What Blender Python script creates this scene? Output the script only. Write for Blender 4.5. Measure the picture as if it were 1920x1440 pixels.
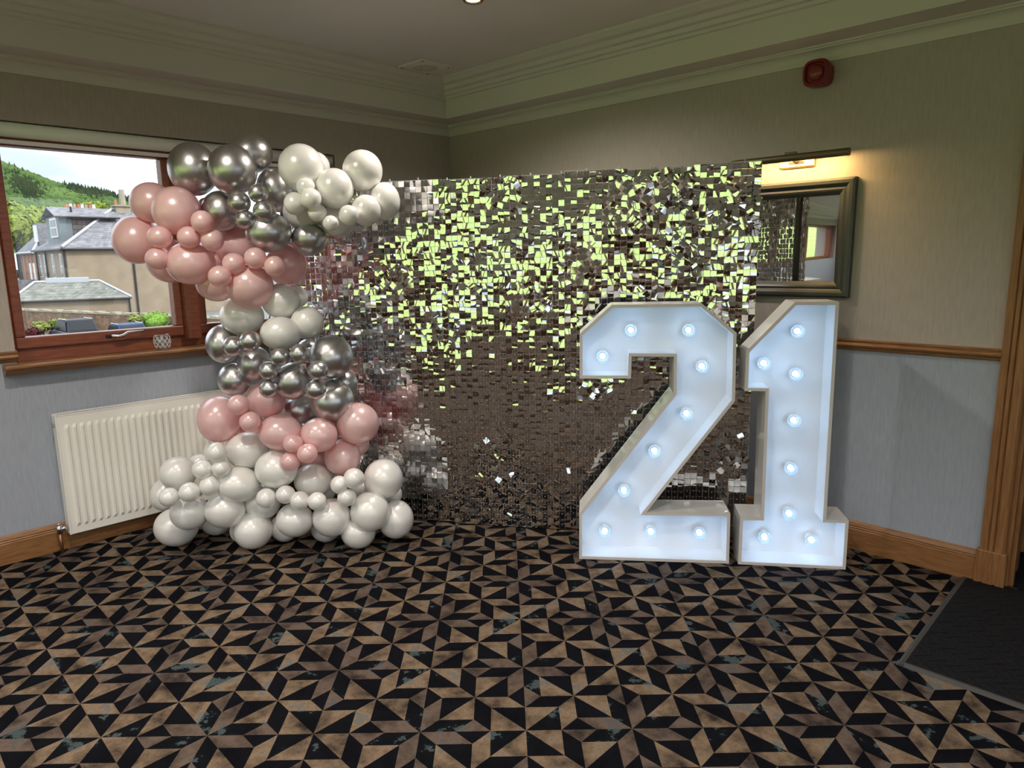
import bpy, bmesh, math, random
from math import sin, cos, radians, pi, sqrt
from mathutils import Vector, Matrix
random.seed(21)
for o in list(bpy.data.objects): bpy.data.objects.remove(o)
SC = bpy.context.scene
COL = SC.collection

# ------------------------------------------------------------------ camera
FPX = 1308.07                                   # focal length in pixels of the 1920 px frame
CAMP = Vector((3.959, -3.434, 1.414))
RIGHT = Vector((0.715294, 0.698664, -0.014955)).normalized()
DOWN = Vector((0.114138, -0.137914, -0.983846)).normalized()
FWD = Vector((-0.689440, 0.702032, -0.178393)).normalized()
cd = bpy.data.cameras.new('camera'); cam = bpy.data.objects.new('camera', cd); COL.objects.link(cam)
cd.sensor_width = 36; cd.lens = 36 * FPX / 1920; cd.clip_start = .05; cd.clip_end = 4000
cam.matrix_world = Matrix(((RIGHT.x, -DOWN.x, -FWD.x, CAMP.x), (RIGHT.y, -DOWN.y, -FWD.y, CAMP.y),
                           (RIGHT.z, -DOWN.z, -FWD.z, CAMP.z), (0, 0, 0, 1)))
SC.camera = cam

# ------------------------------------------------------------------ sky, sun, exposure
SKY = 3.1
SUN = 1.3
LAMP_W = 30.0          # each ceiling downlight
SC.view_settings.view_transform = 'Standard'; SC.view_settings.look = 'None'
SC.view_settings.gamma = 1; SC.view_settings.use_curve_mapping = False
SC.view_settings.exposure = 1.40
wd = bpy.data.worlds.new('overcast'); SC.world = wd; wd.use_nodes = True
nt = wd.node_tree; nt.nodes.clear()
wo = nt.nodes.new('ShaderNodeOutputWorld'); bg = nt.nodes.new('ShaderNodeBackground')
tc = nt.nodes.new('ShaderNodeTexCoord'); mp = nt.nodes.new('ShaderNodeMapping')
mp.inputs['Scale'].default_value = (1.6, 1.6, 6.0)
ns = nt.nodes.new('ShaderNodeTexNoise'); ns.inputs['Scale'].default_value = 2.2; ns.inputs['Detail'].default_value = 6
cr = nt.nodes.new('ShaderNodeValToRGB')
cr.color_ramp.elements[0].position = .40; cr.color_ramp.elements[0].color = (.31, .345, .395, 1)
cr.color_ramp.elements[1].position = .74; cr.color_ramp.elements[1].color = (.94, .97, 1.0, 1)
nt.links.new(tc.outputs['Generated'], mp.inputs['Vector']); nt.links.new(mp.outputs[0], ns.inputs['Vector'])
nt.links.new(ns.outputs['Fac'], cr.inputs[0]); nt.links.new(cr.outputs[0], bg.inputs[0])
sxyz = nt.nodes.new('ShaderNodeSeparateXYZ'); nt.links.new(tc.outputs['Generated'], sxyz.inputs[0])
mxz = nt.nodes.new('ShaderNodeMath'); mxz.operation = 'MAXIMUM'; mxz.inputs[1].default_value = 0; nt.links.new(sxyz.outputs[2], mxz.inputs[0])
cie = nt.nodes.new('ShaderNodeMath'); cie.operation = 'MULTIPLY_ADD'; cie.inputs[1].default_value = SKY*2/3; cie.inputs[2].default_value = SKY/3   # overcast sky: zenith three times the horizon
nt.links.new(mxz.outputs[0], cie.inputs[0]); nt.links.new(cie.outputs[0], bg.inputs[1]); nt.links.new(bg.outputs[0], wo.inputs[0])
sl = bpy.data.lights.new('sun', 'SUN'); sl.energy = SUN; sl.angle = radians(8); sl.color = (1, .95, .86)
so = bpy.data.objects.new('sun', sl); COL.objects.link(so)
so.rotation_euler = Vector((-.62, -.42, -.66)).to_track_quat('-Z', 'Y').to_euler()
try:
    SC.cycles.caustics_refractive = False; SC.cycles.caustics_reflective = False
    SC.cycles.sample_clamp_indirect = 6.0; SC.cycles.max_bounces = 10
    SC.cycles.use_denoising = True
except Exception: pass

# ------------------------------------------------------------------ helpers
def mesh_obj(name, verts, faces, mat=None, parent=None, smooth=False, mats=None, mi=None):
    me = bpy.data.meshes.new(name); me.from_pydata([tuple(v) for v in verts], [], faces); me.update()
    if mats:
        for m in mats: me.materials.append(m)
        if mi: me.polygons.foreach_set('material_index', mi)
    elif mat: me.materials.append(mat)
    if smooth: me.polygons.foreach_set('use_smooth', [True] * len(me.polygons))
    o = bpy.data.objects.new(name, me); COL.objects.link(o)
    if parent: o.parent = parent
    return o
def inst(name, me, parent=None, mw=None):
    o = bpy.data.objects.new(name, me); COL.objects.link(o)
    if parent: o.parent = parent
    if mw is not None: o.matrix_basis = mw
    return o
class MB:
    def __init__(s): s.v = []; s.f = []; s.mi = []
    def add(s, v, f, m=0):
        b = len(s.v); s.v += [tuple(p) for p in v]; s.f += [tuple(i + b for i in q) for q in f]; s.mi += [m] * len(f); return s
    def box(s, a, b, m=0):
        x0, y0, z0 = [min(p, q) for p, q in zip(a, b)]; x1, y1, z1 = [max(p, q) for p, q in zip(a, b)]
        v = [(x0,y0,z0),(x1,y0,z0),(x1,y1,z0),(x0,y1,z0),(x0,y0,z1),(x1,y0,z1),(x1,y1,z1),(x0,y1,z1)]
        return s.add(v, [(0,3,2,1),(4,5,6,7),(0,1,5,4),(1,2,6,5),(2,3,7,6),(3,0,4,7)], m)
    def obox(s, o, ax, ay, az, m=0):
        o, ax, ay, az = [Vector(t) for t in (o, ax, ay, az)]
        v = [o, o+ax, o+ax+ay, o+ay, o+az, o+ax+az, o+ax+ay+az, o+ay+az]
        return s.add(v, [(0,3,2,1),(4,5,6,7),(0,1,5,4),(1,2,6,5),(2,3,7,6),(3,0,4,7)], m)
    def prism(s, pts, ext, m=0):                       # polygon (list of 3D) extruded by ext
        n = len(pts); e = Vector(ext); v = [Vector(p) for p in pts]; v += [p + e for p in v]
        f = [tuple(range(n))[::-1], tuple(range(n, 2*n))] + [(i, (i+1) % n, (i+1) % n + n, i + n) for i in range(n)]
        return s.add(v, f, m)
    def tube(s, pts, r, n=10, m=0, cap=True):
        pts = [Vector(p) for p in pts]; rs = r if isinstance(r, (list, tuple)) else [r] * len(pts)
        v = []; f = []
        d0 = (pts[1] - pts[0]).normalized()
        up = Vector((0, 0, 1)) if abs(d0.z) < .9 else Vector((1, 0, 0))
        for i, p in enumerate(pts):
            d = (pts[min(i+1, len(pts)-1)] - pts[max(i-1, 0)]).normalized()
            a = d.cross(up).normalized(); b = d.cross(a).normalized()
            for k in range(n): v.append(p + (a * cos(2*pi*k/n) + b * sin(2*pi*k/n)) * rs[i])
        for i in range(len(pts)-1):
            for k in range(n): f.append((i*n+k, i*n+(k+1) % n, (i+1)*n+(k+1) % n, (i+1)*n+k))
        if cap: f.append(tuple(range(n))[::-1]); f.append(tuple((len(pts)-1)*n+k for k in range(n)))
        return s.add(v, f, m)
    def lathe(s, prof, n=24, M4=None, m=0):            # prof: list of (r, z)
        v = []; f = []
        for r, z in prof:
            for k in range(n):
                p = Vector((r*cos(2*pi*k/n), r*sin(2*pi*k/n), z)); v.append(M4 @ p if M4 else p)
        for i in range(len(prof)-1):
            for k in range(n): f.append((i*n+k, i*n+(k+1) % n, (i+1)*n+(k+1) % n, (i+1)*n+k))
        f.append(tuple(range(n))[::-1]); f.append(tuple((len(prof)-1)*n+k for k in range(n)))
        return s.add(v, f, m)
    def build(s, name, mat=None, parent=None, smooth=False, mats=None):
        return mesh_obj(name, s.v, s.f, mat, parent, smooth, mats, s.mi if mats else None)
def smooth_by_angle(o, deg=35):
    me = o.data; bm = bmesh.new(); bm.from_mesh(me)
    for e in bm.edges:
        if len(e.link_faces) == 2 and e.calc_face_angle(0) > radians(deg): e.smooth = False
    for f in bm.faces: f.smooth = True
    bm.to_mesh(me); bm.free()
def bevel(o, w, seg=2):
    md = o.modifiers.new('bevel', 'BEVEL'); md.width = w; md.segments = seg; md.limit_method = 'ANGLE'; md.angle_limit = radians(40)
def empty(name, loc=(0, 0, 0), rz=0):
    o = bpy.data.objects.new(name, None); COL.objects.link(o); o.location = loc; o.rotation_euler = (0, 0, rz)
    o.empty_display_size = .05; return o
def tag(o, label, cat, group=None, kind=None):
    o['label'] = label; o['category'] = cat
    if group: o['group'] = group
    if kind: o['kind'] = kind
    return o
def struct(o, label=None, cat=None):
    o['kind'] = 'structure'
    if label: o['label'] = label
    if cat: o['category'] = cat
    return o
def ray(px, py): return RIGHT * ((px - 960) / FPX) + DOWN * ((py - 720) / FPX) + FWD
def at(px, py, depth): return CAMP + ray(px, py) * depth           # point at a distance along the view axis
def on_x(px, py, x): r = ray(px, py); return CAMP + r * ((x - CAMP.x) / r.x)

# ------------------------------------------------------------------ materials
MATS = {}
def pmat(name, col, rough=.5, metal=0.0, noise=None, bump=None, spec=.5, coat=0, trans=0, emit=None, estr=0, sheen=0):
    m = bpy.data.materials.new(name); m.use_nodes = True; nt = m.node_tree; b = nt.nodes['Principled BSDF']
    b.inputs['Base Color'].default_value = (*col, 1); b.inputs['Roughness'].default_value = rough
    b.inputs['Metallic'].default_value = metal; b.inputs['Specular IOR Level'].default_value = spec
    b.inputs['Coat Weight'].default_value = coat
    b.inputs['Transmission Weight'].default_value = trans
    b.inputs['Sheen Weight'].default_value = sheen
    if emit: b.inputs['Emission Color'].default_value = (*emit, 1); b.inputs['Emission Strength'].default_value = estr
    tc = nt.nodes.new('ShaderNodeTexCoord')
    if noise:                                           # (scale, colour2, lo, hi[, stretch])
        mp = nt.nodes.new('ShaderNodeMapping'); mp.inputs['Scale'].default_value = noise[4] if len(noise) > 4 else (1, 1, 1)
        n = nt.nodes.new('ShaderNodeTexNoise'); n.inputs['Scale'].default_value = noise[0]; n.inputs['Detail'].default_value = 5
        r = nt.nodes.new('ShaderNodeValToRGB')
        r.color_ramp.elements[0].position = noise[2]; r.color_ramp.elements[0].color = (*col, 1)
        r.color_ramp.elements[1].position = noise[3]; r.color_ramp.elements[1].color = (*noise[1], 1)
        nt.links.new(tc.outputs['Object'], mp.inputs[0]); nt.links.new(mp.outputs[0], n.inputs['Vector'])
        nt.links.new(n.outputs['Fac'], r.inputs[0]); nt.links.new(r.outputs[0], b.inputs['Base Color'])
    if bump:                                            # (scale, strength, distance[, stretch])
        mp2 = nt.nodes.new('ShaderNodeMapping'); mp2.inputs['Scale'].default_value = bump[3] if len(bump) > 3 else (1, 1, 1)
        n2 = nt.nodes.new('ShaderNodeTexNoise'); n2.inputs['Scale'].default_value = bump[0]; n2.inputs['Detail'].default_value = 3
        bp = nt.nodes.new('ShaderNodeBump'); bp.inputs['Strength'].default_value = bump[1]; bp.inputs['Distance'].default_value = bump[2]
        nt.links.new(tc.outputs['Object'], mp2.inputs[0]); nt.links.new(mp2.outputs[0], n2.inputs['Vector'])
        nt.links.new(n2.outputs['Fac'], bp.inputs['Height']); nt.links.new(bp.outputs[0], b.inputs['Normal'])
    MATS[name] = m; return m
m_upper = pmat('wallpaper_beige', (.42, .37, .325), .75, noise=(90, (.48, .425, .375), .3, .7, (1, 1, .15)), bump=(260, .25, .002, (1, 1, .08)), spec=.2)
m_lower = pmat('wallpaper_grey', (.335, .365, .42), .75, noise=(90, (.395, .425, .48), .3, .7, (1, 1, .15)), bump=(260, .3, .002, (1, 1, .06)), spec=.2)
m_ceil = pmat('ceiling_paint', (.76, .72, .66), .85, bump=(120, .1, .002), spec=.2)
m_plaster = pmat('cornice_paint', (.66, .63, .57), .6, spec=.3)
m_oak = pmat('oak', (.20, .085, .028), .42, noise=(14, (.33, .16, .06), .3, .72, (9, 9, .7)), bump=(60, .15, .002, (6, 6, .4)))
m_oak_h = pmat('oak_horizontal', (.20, .085, .028), .42, noise=(14, (.33, .16, .06), .3, .72, (.9, .9, 9)), bump=(60, .15, .002, (.4, .4, 6)))
m_mahog = pmat('mahogany', (.20, .058, .030), .38, noise=(12, (.30, .095, .045), .3, .7, (6, 1, 6)))
m_white = pmat('white_gloss', (.86, .85, .82), .35)
m_rad = pmat('radiator_enamel', (.84, .82, .75), .35, noise=(3, (.88, .86, .80), .3, .7))
m_chromeb = pmat('balloon_chrome', (.58, .57, .57), .33, metal=1.0)
m_steel = pmat('steel', (.6, .6, .6), .25, metal=1)
m_copper = pmat('copper_pipe', (.35, .17, .09), .4, metal=.8)
m_brass = pmat('brass', (.55, .40, .16), .3, metal=1)
m_bronze = pmat('bronze_tube', (.16, .125, .07), .42, metal=.7)
m_black = pmat('black_metal', (.015, .015, .017), .4)
m_frame = pmat('mirror_frame', (.045, .048, .046), .38, spec=.6)
m_mirror = pmat('mirror_glass', (.9, .92, .9), .015, metal=1)
m_red = pmat('alarm_red', (.19, .012, .016), .35)
m_sequin = pmat('sequin_foil', (.72, .72, .73), .035, metal=1)
m_grid = pmat('sequin_grid', (.55, .57, .58), .3, spec=.6)
m_pin = pmat('sequin_pin', (.75, .75, .75), .3)
m_digit = pmat('marquee_white', (.78, .78, .78), .3, coat=.2)
m_rim = pmat('marquee_rim', (.66, .62, .58), .4)
m_led = pmat('led_core', (1, 1, 1), .3, emit=(.42, .66, 1.0), estr=44)
m_mat = pmat('mat_black', (.010, .010, .011), .95, noise=(220, (.022, .022, .024), .4, .7), bump=(300, .6, .004), spec=.1)
m_mat_edge = pmat('mat_rubber', (.05, .047, .044), .7)
m_vent = pmat('vent_plastic', (.80, .76, .68), .5)
m_panel = pmat('added_dark_panelling', (.035, .018, .010), .4, noise=(8, (.06, .03, .016), .3, .7, (6, 6, .5)))  # added below the unseen windows so the sequins reflect something dark
m_dark = pmat('dark_gap', (.02, .02, .02), .8)
def balloon_mat(name, col, tcol, tr, rough=.28):
    m = bpy.data.materials.new(name); m.use_nodes = True; nt = m.node_tree; b = nt.nodes['Principled BSDF']
    b.inputs['Base Color'].default_value = (*col, 1); b.inputs['Roughness'].default_value = rough
    b.inputs['Specular IOR Level'].default_value = .6
    b.inputs['Coat Weight'].default_value = 1.0; b.inputs['Coat Roughness'].default_value = .30; b.inputs['Coat IOR'].default_value = 2.1
    t = nt.nodes.new('ShaderNodeBsdfTranslucent'); t.inputs[0].default_value = (*tcol, 1)
    mx = nt.nodes.new('ShaderNodeMixShader'); mx.inputs[0].default_value = tr
    out = nt.nodes['Material Output']
    nt.links.new(b.outputs[0], mx.inputs[1]); nt.links.new(t.outputs[0], mx.inputs[2]); nt.links.new(mx.outputs[0], out.inputs[0])
    return m
m_wb = balloon_mat('balloon_pearl_white', (.93, .92, .88), (.93, .91, .85), .12)
m_pb = balloon_mat('balloon_pearl_pink', (.95, .68, .675), (.98, .50, .46), .30)
def glass_mat(name, tint=(1, 1, 1), gl=.06, rough=.0):
    m = bpy.data.materials.new(name); m.use_nodes = True; nt = m.node_tree; nt.nodes.clear()
    out = nt.nodes.new('ShaderNodeOutputMaterial'); mx = nt.nodes.new('ShaderNodeMixShader')
    tr = nt.nodes.new('ShaderNodeBsdfTransparent'); tr.inputs[0].default_value = (*tint, 1)
    g = nt.nodes.new('ShaderNodeBsdfGlossy'); g.inputs['Roughness'].default_value = rough
    lw = nt.nodes.new('ShaderNodeLayerWeight'); pw = nt.nodes.new('ShaderNodeMath'); pw.operation = 'POWER'; pw.inputs[1].default_value = 5
    mu = nt.nodes.new('ShaderNodeMath'); mu.operation = 'MULTIPLY_ADD'; mu.inputs[1].default_value = .9; mu.inputs[2].default_value = .03 + gl
    nt.links.new(lw.outputs['Facing'], pw.inputs[0]); nt.links.new(pw.outputs[0], mu.inputs[0]); nt.links.new(mu.outputs[0], mx.inputs[0])
    nt.links.new(tr.outputs[0], mx.inputs[1]); nt.links.new(g.outputs[0], mx.inputs[2]); nt.links.new(mx.outputs[0], out.inputs[0])
    return m
m_pane = glass_mat('window_glass', (.93, .95, .95), 0.0)
m_bulbglass = pmat('bulb_cap', (.05, .06, .08), .12, emit=(.55, .78, 1.0), estr=.25)
m_bulbglass.node_tree.nodes['Principled BSDF'].inputs['Alpha'].default_value = .5
m_tumbler = glass_mat('tumbler_glass', (.98, .99, .99), .06, .1)
# carpet: three yarn colours
def carpet(name, c1, c2, c3=None):
    m = bpy.data.materials.new(name); m.use_nodes = True; nt = m.node_tree; b = nt.nodes['Principled BSDF']
    b.inputs['Roughness'].default_value = .95; b.inputs['Specular IOR Level'].default_value = .03
    tc = nt.nodes.new('ShaderNodeTexCoord'); n = nt.nodes.new('ShaderNodeTexNoise'); n.inputs['Scale'].default_value = 9; n.inputs['Detail'].default_value = 7; n.inputs['Roughness'].default_value = .65
    r = nt.nodes.new('ShaderNodeValToRGB'); e = r.color_ramp.elements
    e[0].position = .34; e[0].color = (*c1, 1); e[1].position = .58; e[1].color = (*c2, 1)
    if c3:
        x = e.new(.595); x.color = (*c3, 1); y = e.new(.65); y.color = (*c3, 1)
    f = nt.nodes.new('ShaderNodeTexNoise'); f.inputs['Scale'].default_value = 420; f.inputs['Detail'].default_value = 2
    mx = nt.nodes.new('ShaderNodeMix'); mx.data_type = 'RGBA'; mx.blend_type = 'MULTIPLY'; mx.inputs[0].default_value = .55
    fr = nt.nodes.new('ShaderNodeValToRGB'); fr.color_ramp.elements[0].position = .3; fr.color_ramp.elements[0].color = (.35, .35, .35, 1)
    fr.color_ramp.elements[1].position = .65; fr.color_ramp.elements[1].color = (1.25, 1.25, 1.25, 1)
    nt.links.new(tc.outputs['Object'], n.inputs['Vector']); nt.links.new(tc.outputs['Object'], f.inputs['Vector'])
    nt.links.new(n.outputs['Fac'], r.inputs[0]); nt.links.new(f.outputs['Fac'], fr.inputs[0])
    nt.links.new(r.outputs[0], mx.inputs[6]); nt.links.new(fr.outputs[0], mx.inputs[7]); nt.links.new(mx.outputs[2], b.inputs['Base Color'])
    bp = nt.nodes.new('ShaderNodeBump'); bp.inputs['Strength'].default_value = .5; bp.inputs['Distance'].default_value = .003
    nt.links.new(f.outputs['Fac'], bp.inputs['Height']); nt.links.new(bp.outputs[0], b.inputs['Normal'])
    return m
m_c_tan = carpet('carpet_tan', (.036, .027, .023), (.235, .165, .106), (.150, .138, .122))
m_c_taupe = carpet('carpet_taupe', (.030, .023, .021), (.145, .104, .080), (.105, .092, .085))
m_c_black = carpet('carpet_black', (.004, .004, .006), (.007, .007, .009))
m_c_teal = carpet('carpet_black_teal', (.004, .004, .006), (.007, .008, .010), (.06, .078, .08))

# ------------------------------------------------------------------ room shell
RX, RY = 6.4, -7.5                 # far walls
ZC, ZS = 2.565, 2.335              # ceiling, soffit of the bulkhead
ZD0, ZD1 = .965, 1.015             # dado rail
# floor: woven pattern, one square cell of ten pieces turned a quarter in each of four neighbours
T = 1/3
CELL = [([(0,0),(T,T),(2*T,0)],0), ([(T,T),(2*T,T),(1,0),(2*T,0)],2), ([(T,T),(2*T,2*T),(2*T,T)],1),
        ([(2*T,2*T),(1,1),(1,2*T),(2*T,T)],3), ([(2*T,T),(1,2*T),(1,0)],0), ([(0,0),(0,2*T),(T,T)],3),
        ([(0,2*T),(0,1),(T,2*T),(T,T)],0), ([(0,1),(2*T,1),(T,2*T)],2), ([(T,2*T),(2*T,2*T),(T,T)],2),
        ([(T,2*T),(2*T,1),(1,1),(2*T,2*T)],1)]
def rot(p, k):
    for _ in range(k): p = (1 - p[1], p[0])
    return p
mb = MB()
o0 = Vector((2.413, -1.827)); e1 = Vector((.2328, -.004)); e2 = Vector((-.003, .2305))
for i in range(-13, 19):
    for j in range(-27, 10):
        c = o0 + e1*(i+.5) + e2*(j+.5)
        if not (-.3 < c.x < RX+.3 and RY-.3 < c.y < .3): continue
        k = {(1,1):0, (0,1):1, (0,0):2, (1,0):3}[((i) % 2, (j) % 2)]
        for poly, m in CELL:
            q = [rot(p, k) for p in poly]
            v = [o0 + e1*(i+a) + e2*(j+b) for a, b in q]
            ar = sum(v[t].x*v[(t+1) % len(v)].y - v[(t+1) % len(v)].x*v[t].y for t in range(len(v)))
            if ar < 0: v = v[::-1]
            mb.add([(min(max(p.x, -.02), RX), min(max(p.y, RY), .02), 0) for p in v], [tuple(range(len(v)))], m)
floor = mb.build('floor', mats=[m_c_tan, m_c_taupe, m_c_black, m_c_teal])
struct(floor, 'dark carpet with interlocking tan and black triangles', 'floor')
# ceiling
struct(MB().box((-.3, RY-.3, ZC), (RX+.3, .3, ZC+.1)).build('ceiling', m_ceil), 'flat grey painted ceiling above the raised coffer', 'ceiling')
PROF_BULK = [(0,ZS),(.215,ZS),(.215,2.452),(.226,2.455),(.229,2.470),(.246,2.474),(.252,2.494),(.270,2.500),(.280,2.522),(.306,2.530),(.322,2.545),(.330,2.551),(.330,ZC+.02),(0,ZC+.02)]
PROF_CORN = [(0,2.268),(.007,2.268),(.009,2.276)] + [(.009+.036*(1-cos(a)), 2.276+.042*sin(a)) for a in [k*pi/16 for k in range(1,9)]] + [(.050,2.320),(.050,2.325),(.058,2.328),(.058,ZS+.002),(0,ZS+.002)]
def run_right(prof, x0, x1): m = MB(); m.prism([(x0, -p, z) for p, z in prof], (x1-x0, 0, 0)); return m
def run_left(prof, y0, y1): m = MB(); m.prism([(p, y0, z + .0008) for p, z in prof], (0, y1-y0, 0)); return m
struct(run_right(PROF_BULK, -.05, RX).build('trim_1', m_plaster), 'white bulkhead with stepped mouldings along the mirror wall', 'bulkhead')
struct(run_left(PROF_BULK, RY, .05).build('trim_2', m_plaster), 'white bulkhead with stepped mouldings along the window wall', 'bulkhead')
struct(run_right(PROF_CORN, 0, RX).build('trim_3', m_plaster), 'white cove cornice above the mirror wall', 'cornice')
struct(run_left(PROF_CORN, RY, 0).build('trim_4', m_plaster), 'white cove cornice above the window wall', 'cornice')
# walls with openings, split at the dado into two papers
def wall_panels(name, axis, face, thick, span, zspan, holes, label, low=None):
    """axis 'x': plane x=face, span over y. holes: (s0,s1,z0,z1)."""
    ss = sorted({span[0], span[1], *[h[0] for h in holes], *[h[1] for h in holes]})
    zs = sorted({zspan[0], zspan[1], .99, *[h[2] for h in holes], *[h[3] for h in holes]})
    m = MB()
    for a, b in zip(ss, ss[1:]):
        for c, d in zip(zs, zs[1:]):
            if any(h[0] <= (a+b)/2 <= h[1] and h[2] <= (c+d)/2 <= h[3] for h in holes): continue
            mi = 0 if (c+d)/2 > .99 else 1
            if axis == 'x': m.box((face, a, c), (face+thick, b, d), mi)
            else: m.box((a, face, c), (b, face+thick, d), mi)
    return struct(m.build(name, mats=[m_upper, low or m_lower]), label, 'wall')
W1 = (-2.74, -.955, .952, 2.062)
W2 = (-7.35, -3.6, .952, 2.062)
wall_panels('wall_left', 'x', 0, -.28, (RY-.3, 0), (0, ZC), [W1, W2], 'beige and grey papered wall with the red-framed window')
DX0, DX1 = 3.505, 4.42
wall_panels('wall_right', 'y', 0, .24, (-.28, RX+.3), (0, ZC), [(DX0, DX1, 0, 2.1)], 'beige and grey papered wall with mirror and doorway')
BW = [(.2, 2.2, .6, 2.32), (2.32, 4.28, .6, 2.32), (4.4, 6.25, .6, 2.32)]
wall_panels('wall_back', 'y', RY, -.28, (-.28, RX+.3), (0, ZC), BW, 'papered wall of windows behind the viewer', m_panel)
FW = [(-7.2, -4.6, .6, 2.32), (-4.45, -2.5, .6, 2.32), (-2.35, -.6, .6, 2.32)]  # unseen windows, added to bring more daylight into the room
wall_panels('wall_far', 'x', RX, .28, (RY-.3, .3), (0, ZC), FW, 'papered wall with daylight windows added, to the right of the viewer', m_panel)
# dado rail, baseboards
DADO = [(0,ZD0),(.008,ZD0),(.012,.972),(.012,.976),(.024,.982),(.028,.990),(.024,.998),(.014,1.002),(.014,1.006),(.018,1.008),(.018,1.012),(0,ZD1)]
BASE = [(0,0),(.020,0),(.020,.100),(.016,.104),(.018,.109),(.014,.114),(.016,.119),(.010,.132),(.004,.139),(0,.139)]
struct(run_right(DADO, .03, 3.41).build('trim_5', m_oak_h), 'moulded oak dado rail on the mirror wall', 'dado rail')
struct(run_left(DADO, -3.55, -2.735).build('trim_6', m_oak_h), 'moulded oak dado rail end left of the window', 'dado rail')
struct(run_right(BASE, 0, 3.40).build('baseboard_right', m_oak_h), 'oak skirting board under the mirror wall', 'baseboard')
struct(run_left(BASE, RY, 0).build('baseboard_left', m_oak_h), 'oak skirting board under the window wall', 'baseboard')

# ------------------------------------------------------------------ windows
def window_set(idx, axis, face, out, w, panes, label, detail=False):
    """casements in the opening w=(s0,s1,z0,z1); panes: list of (s0,s1) glass spans."""
    root = empty('window_%d' % idx); struct(root, label, 'window')
    s0, s1, z0, z1 = w
    fx = face + out*.06; fb = face + out*.13
    def bx(m, a, b, c, d, e0=fx, e1=fb):
        if axis == 'x': m.box((e0, a, c), (e1, b, d))
        else: m.box((a, e0, c), (b, e1, d))
    g0, g1 = 1.072, 1.955
    if not detail: g0, g1 = z0+.10, z1-.08
    # frame
    m = MB(); bx(m, s0, s1, z0, g0-.052); bx(m, s0, s1, g1+.035, z1)
    cuts = [s0] + [t for p in panes for t in p] + [s1]
    m2 = []
    for k in range(0, len(cuts), 2): bx(m, cuts[k]-(0 if k == 0 else -.04), cuts[k+1]+(0 if k == len(cuts)-2 else -.04), g0-.052, g1+.035)
    o = m.build('frame', m_mahog, root); bevel(o, .006)
    for (a, b) in panes:
        sash = MB(); q0, q1 = fx - out*.018, fb - out*.02
        bx(sash, a-.042, b+.042, g0-.055, g0, q0, q1); bx(sash, a-.042, b+.042, g1, g1+.04, q0, q1)
        bx(sash, a-.042, a, g0, g1, q0, q1); bx(sash, b, b+.042, g0, g1, q0, q1)
        so_ = sash.build('sash', m_mahog, root); bevel(so_, .006)
        gm = MB(); bx(gm, a-.004, b+.004, g0-.004, g1+.004, fx+out*.03, fx+out*.036)
        gm.build('pane', m_pane, so_)
    return root
w1 = window_set(1, 'x', 0, -1, W1, [(-2.682, -1.985), (-1.815, -1.03)], 'red mahogany casement window overlooking houses', True)
# mullion post between the casements, with a moulded face
m = MB(); m.prism([(-.045,-1.945,1.0),(-.012,-1.935,1.0),(-.004,-1.92,1.0),(-.004,-1.88,1.0),(-.012,-1.865,1.0),(-.045,-1.855,1.0)], (0,0,1.0)); m.build('mullion', m_mahog, w1)
# casement handle
hp = on_x(216, 631, -.04)
m = MB(); m.box((-.045, hp.y-.045, 1.036), (-.036, hp.y+.045, 1.054)); h1 = m.build('handle', m_black, w1); bevel(h1, .004)
m = MB(); m.tube([(-.03, hp.y-.02, 1.046), (-.012, hp.y-.015, 1.046), (-.006, hp.y+.01, 1.044), (-.006, hp.y+.03, 1.048), (-.004, hp.y+.05, 1.060), (-.004, hp.y+.13, 1.062)], [.008,.008,.007,.007,.007,.005], 8)
hl = m.build('handle_lever', m_steel, h1, True)
# sill board
m = MB(); m.box((-.06, -2.80, .938), (.085, -.90, .956)); o = m.build('window_sill', m_oak_h, w1); bevel(o, .005)
m = MB(); m.prism([(0, -2.80, .905), (.045, -2.80, .905), (.085, -2.80, .938), (0, -2.80, .938)], (0, 1.90, 0)); m.build('sill_moulding', m_oak_h, w1)
window_set(2, 'x', 0, -1, W2, [(-7.27,-6.48),(-6.36,-5.54),(-5.42,-4.62),(-4.5,-3.68)], 'red mahogany window further along the window wall')
for k, w in enumerate(BW):
    c = (w[0]+w[1])/2
    window_set(3+k, 'y', RY, -1, w, [(w[0]+.08, c-.06), (c+.06, w[1]-.08)], 'red mahogany window behind the viewer, number %s from the left' % ('one','two','three')[k])
for k, w in enumerate(FW):
    c = (w[0]+w[1])/2
    window_set(6+k, 'x', RX, 1, w, [(w[0]+.08, c-.06), (c+.06, w[1]-.08)], 'red mahogany window added for daylight, right of the viewer, %s from the door' % ('third','second','first')[k])
# roller blind in the window head
bl = empty('roller_blind', (-.03, -1.85, 2.02)); tag(bl, 'white rolled-up roller blind in the head of the window', 'blind')
m = MB(); m.tube([(0, -.86, .005), (0, .88, .005)], .034, 16); m.build('blind_roll', m_white, bl, True)
m = MB(); m.box((-.006, -.86, -.058), (.006, .88, -.040)); m.build('bottom_bar', m_white, bl)
m = MB(); m.box((-.03, .872, -.045), (.025, .886, .036)); m.build('bracket', m_steel, bl)

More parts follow.
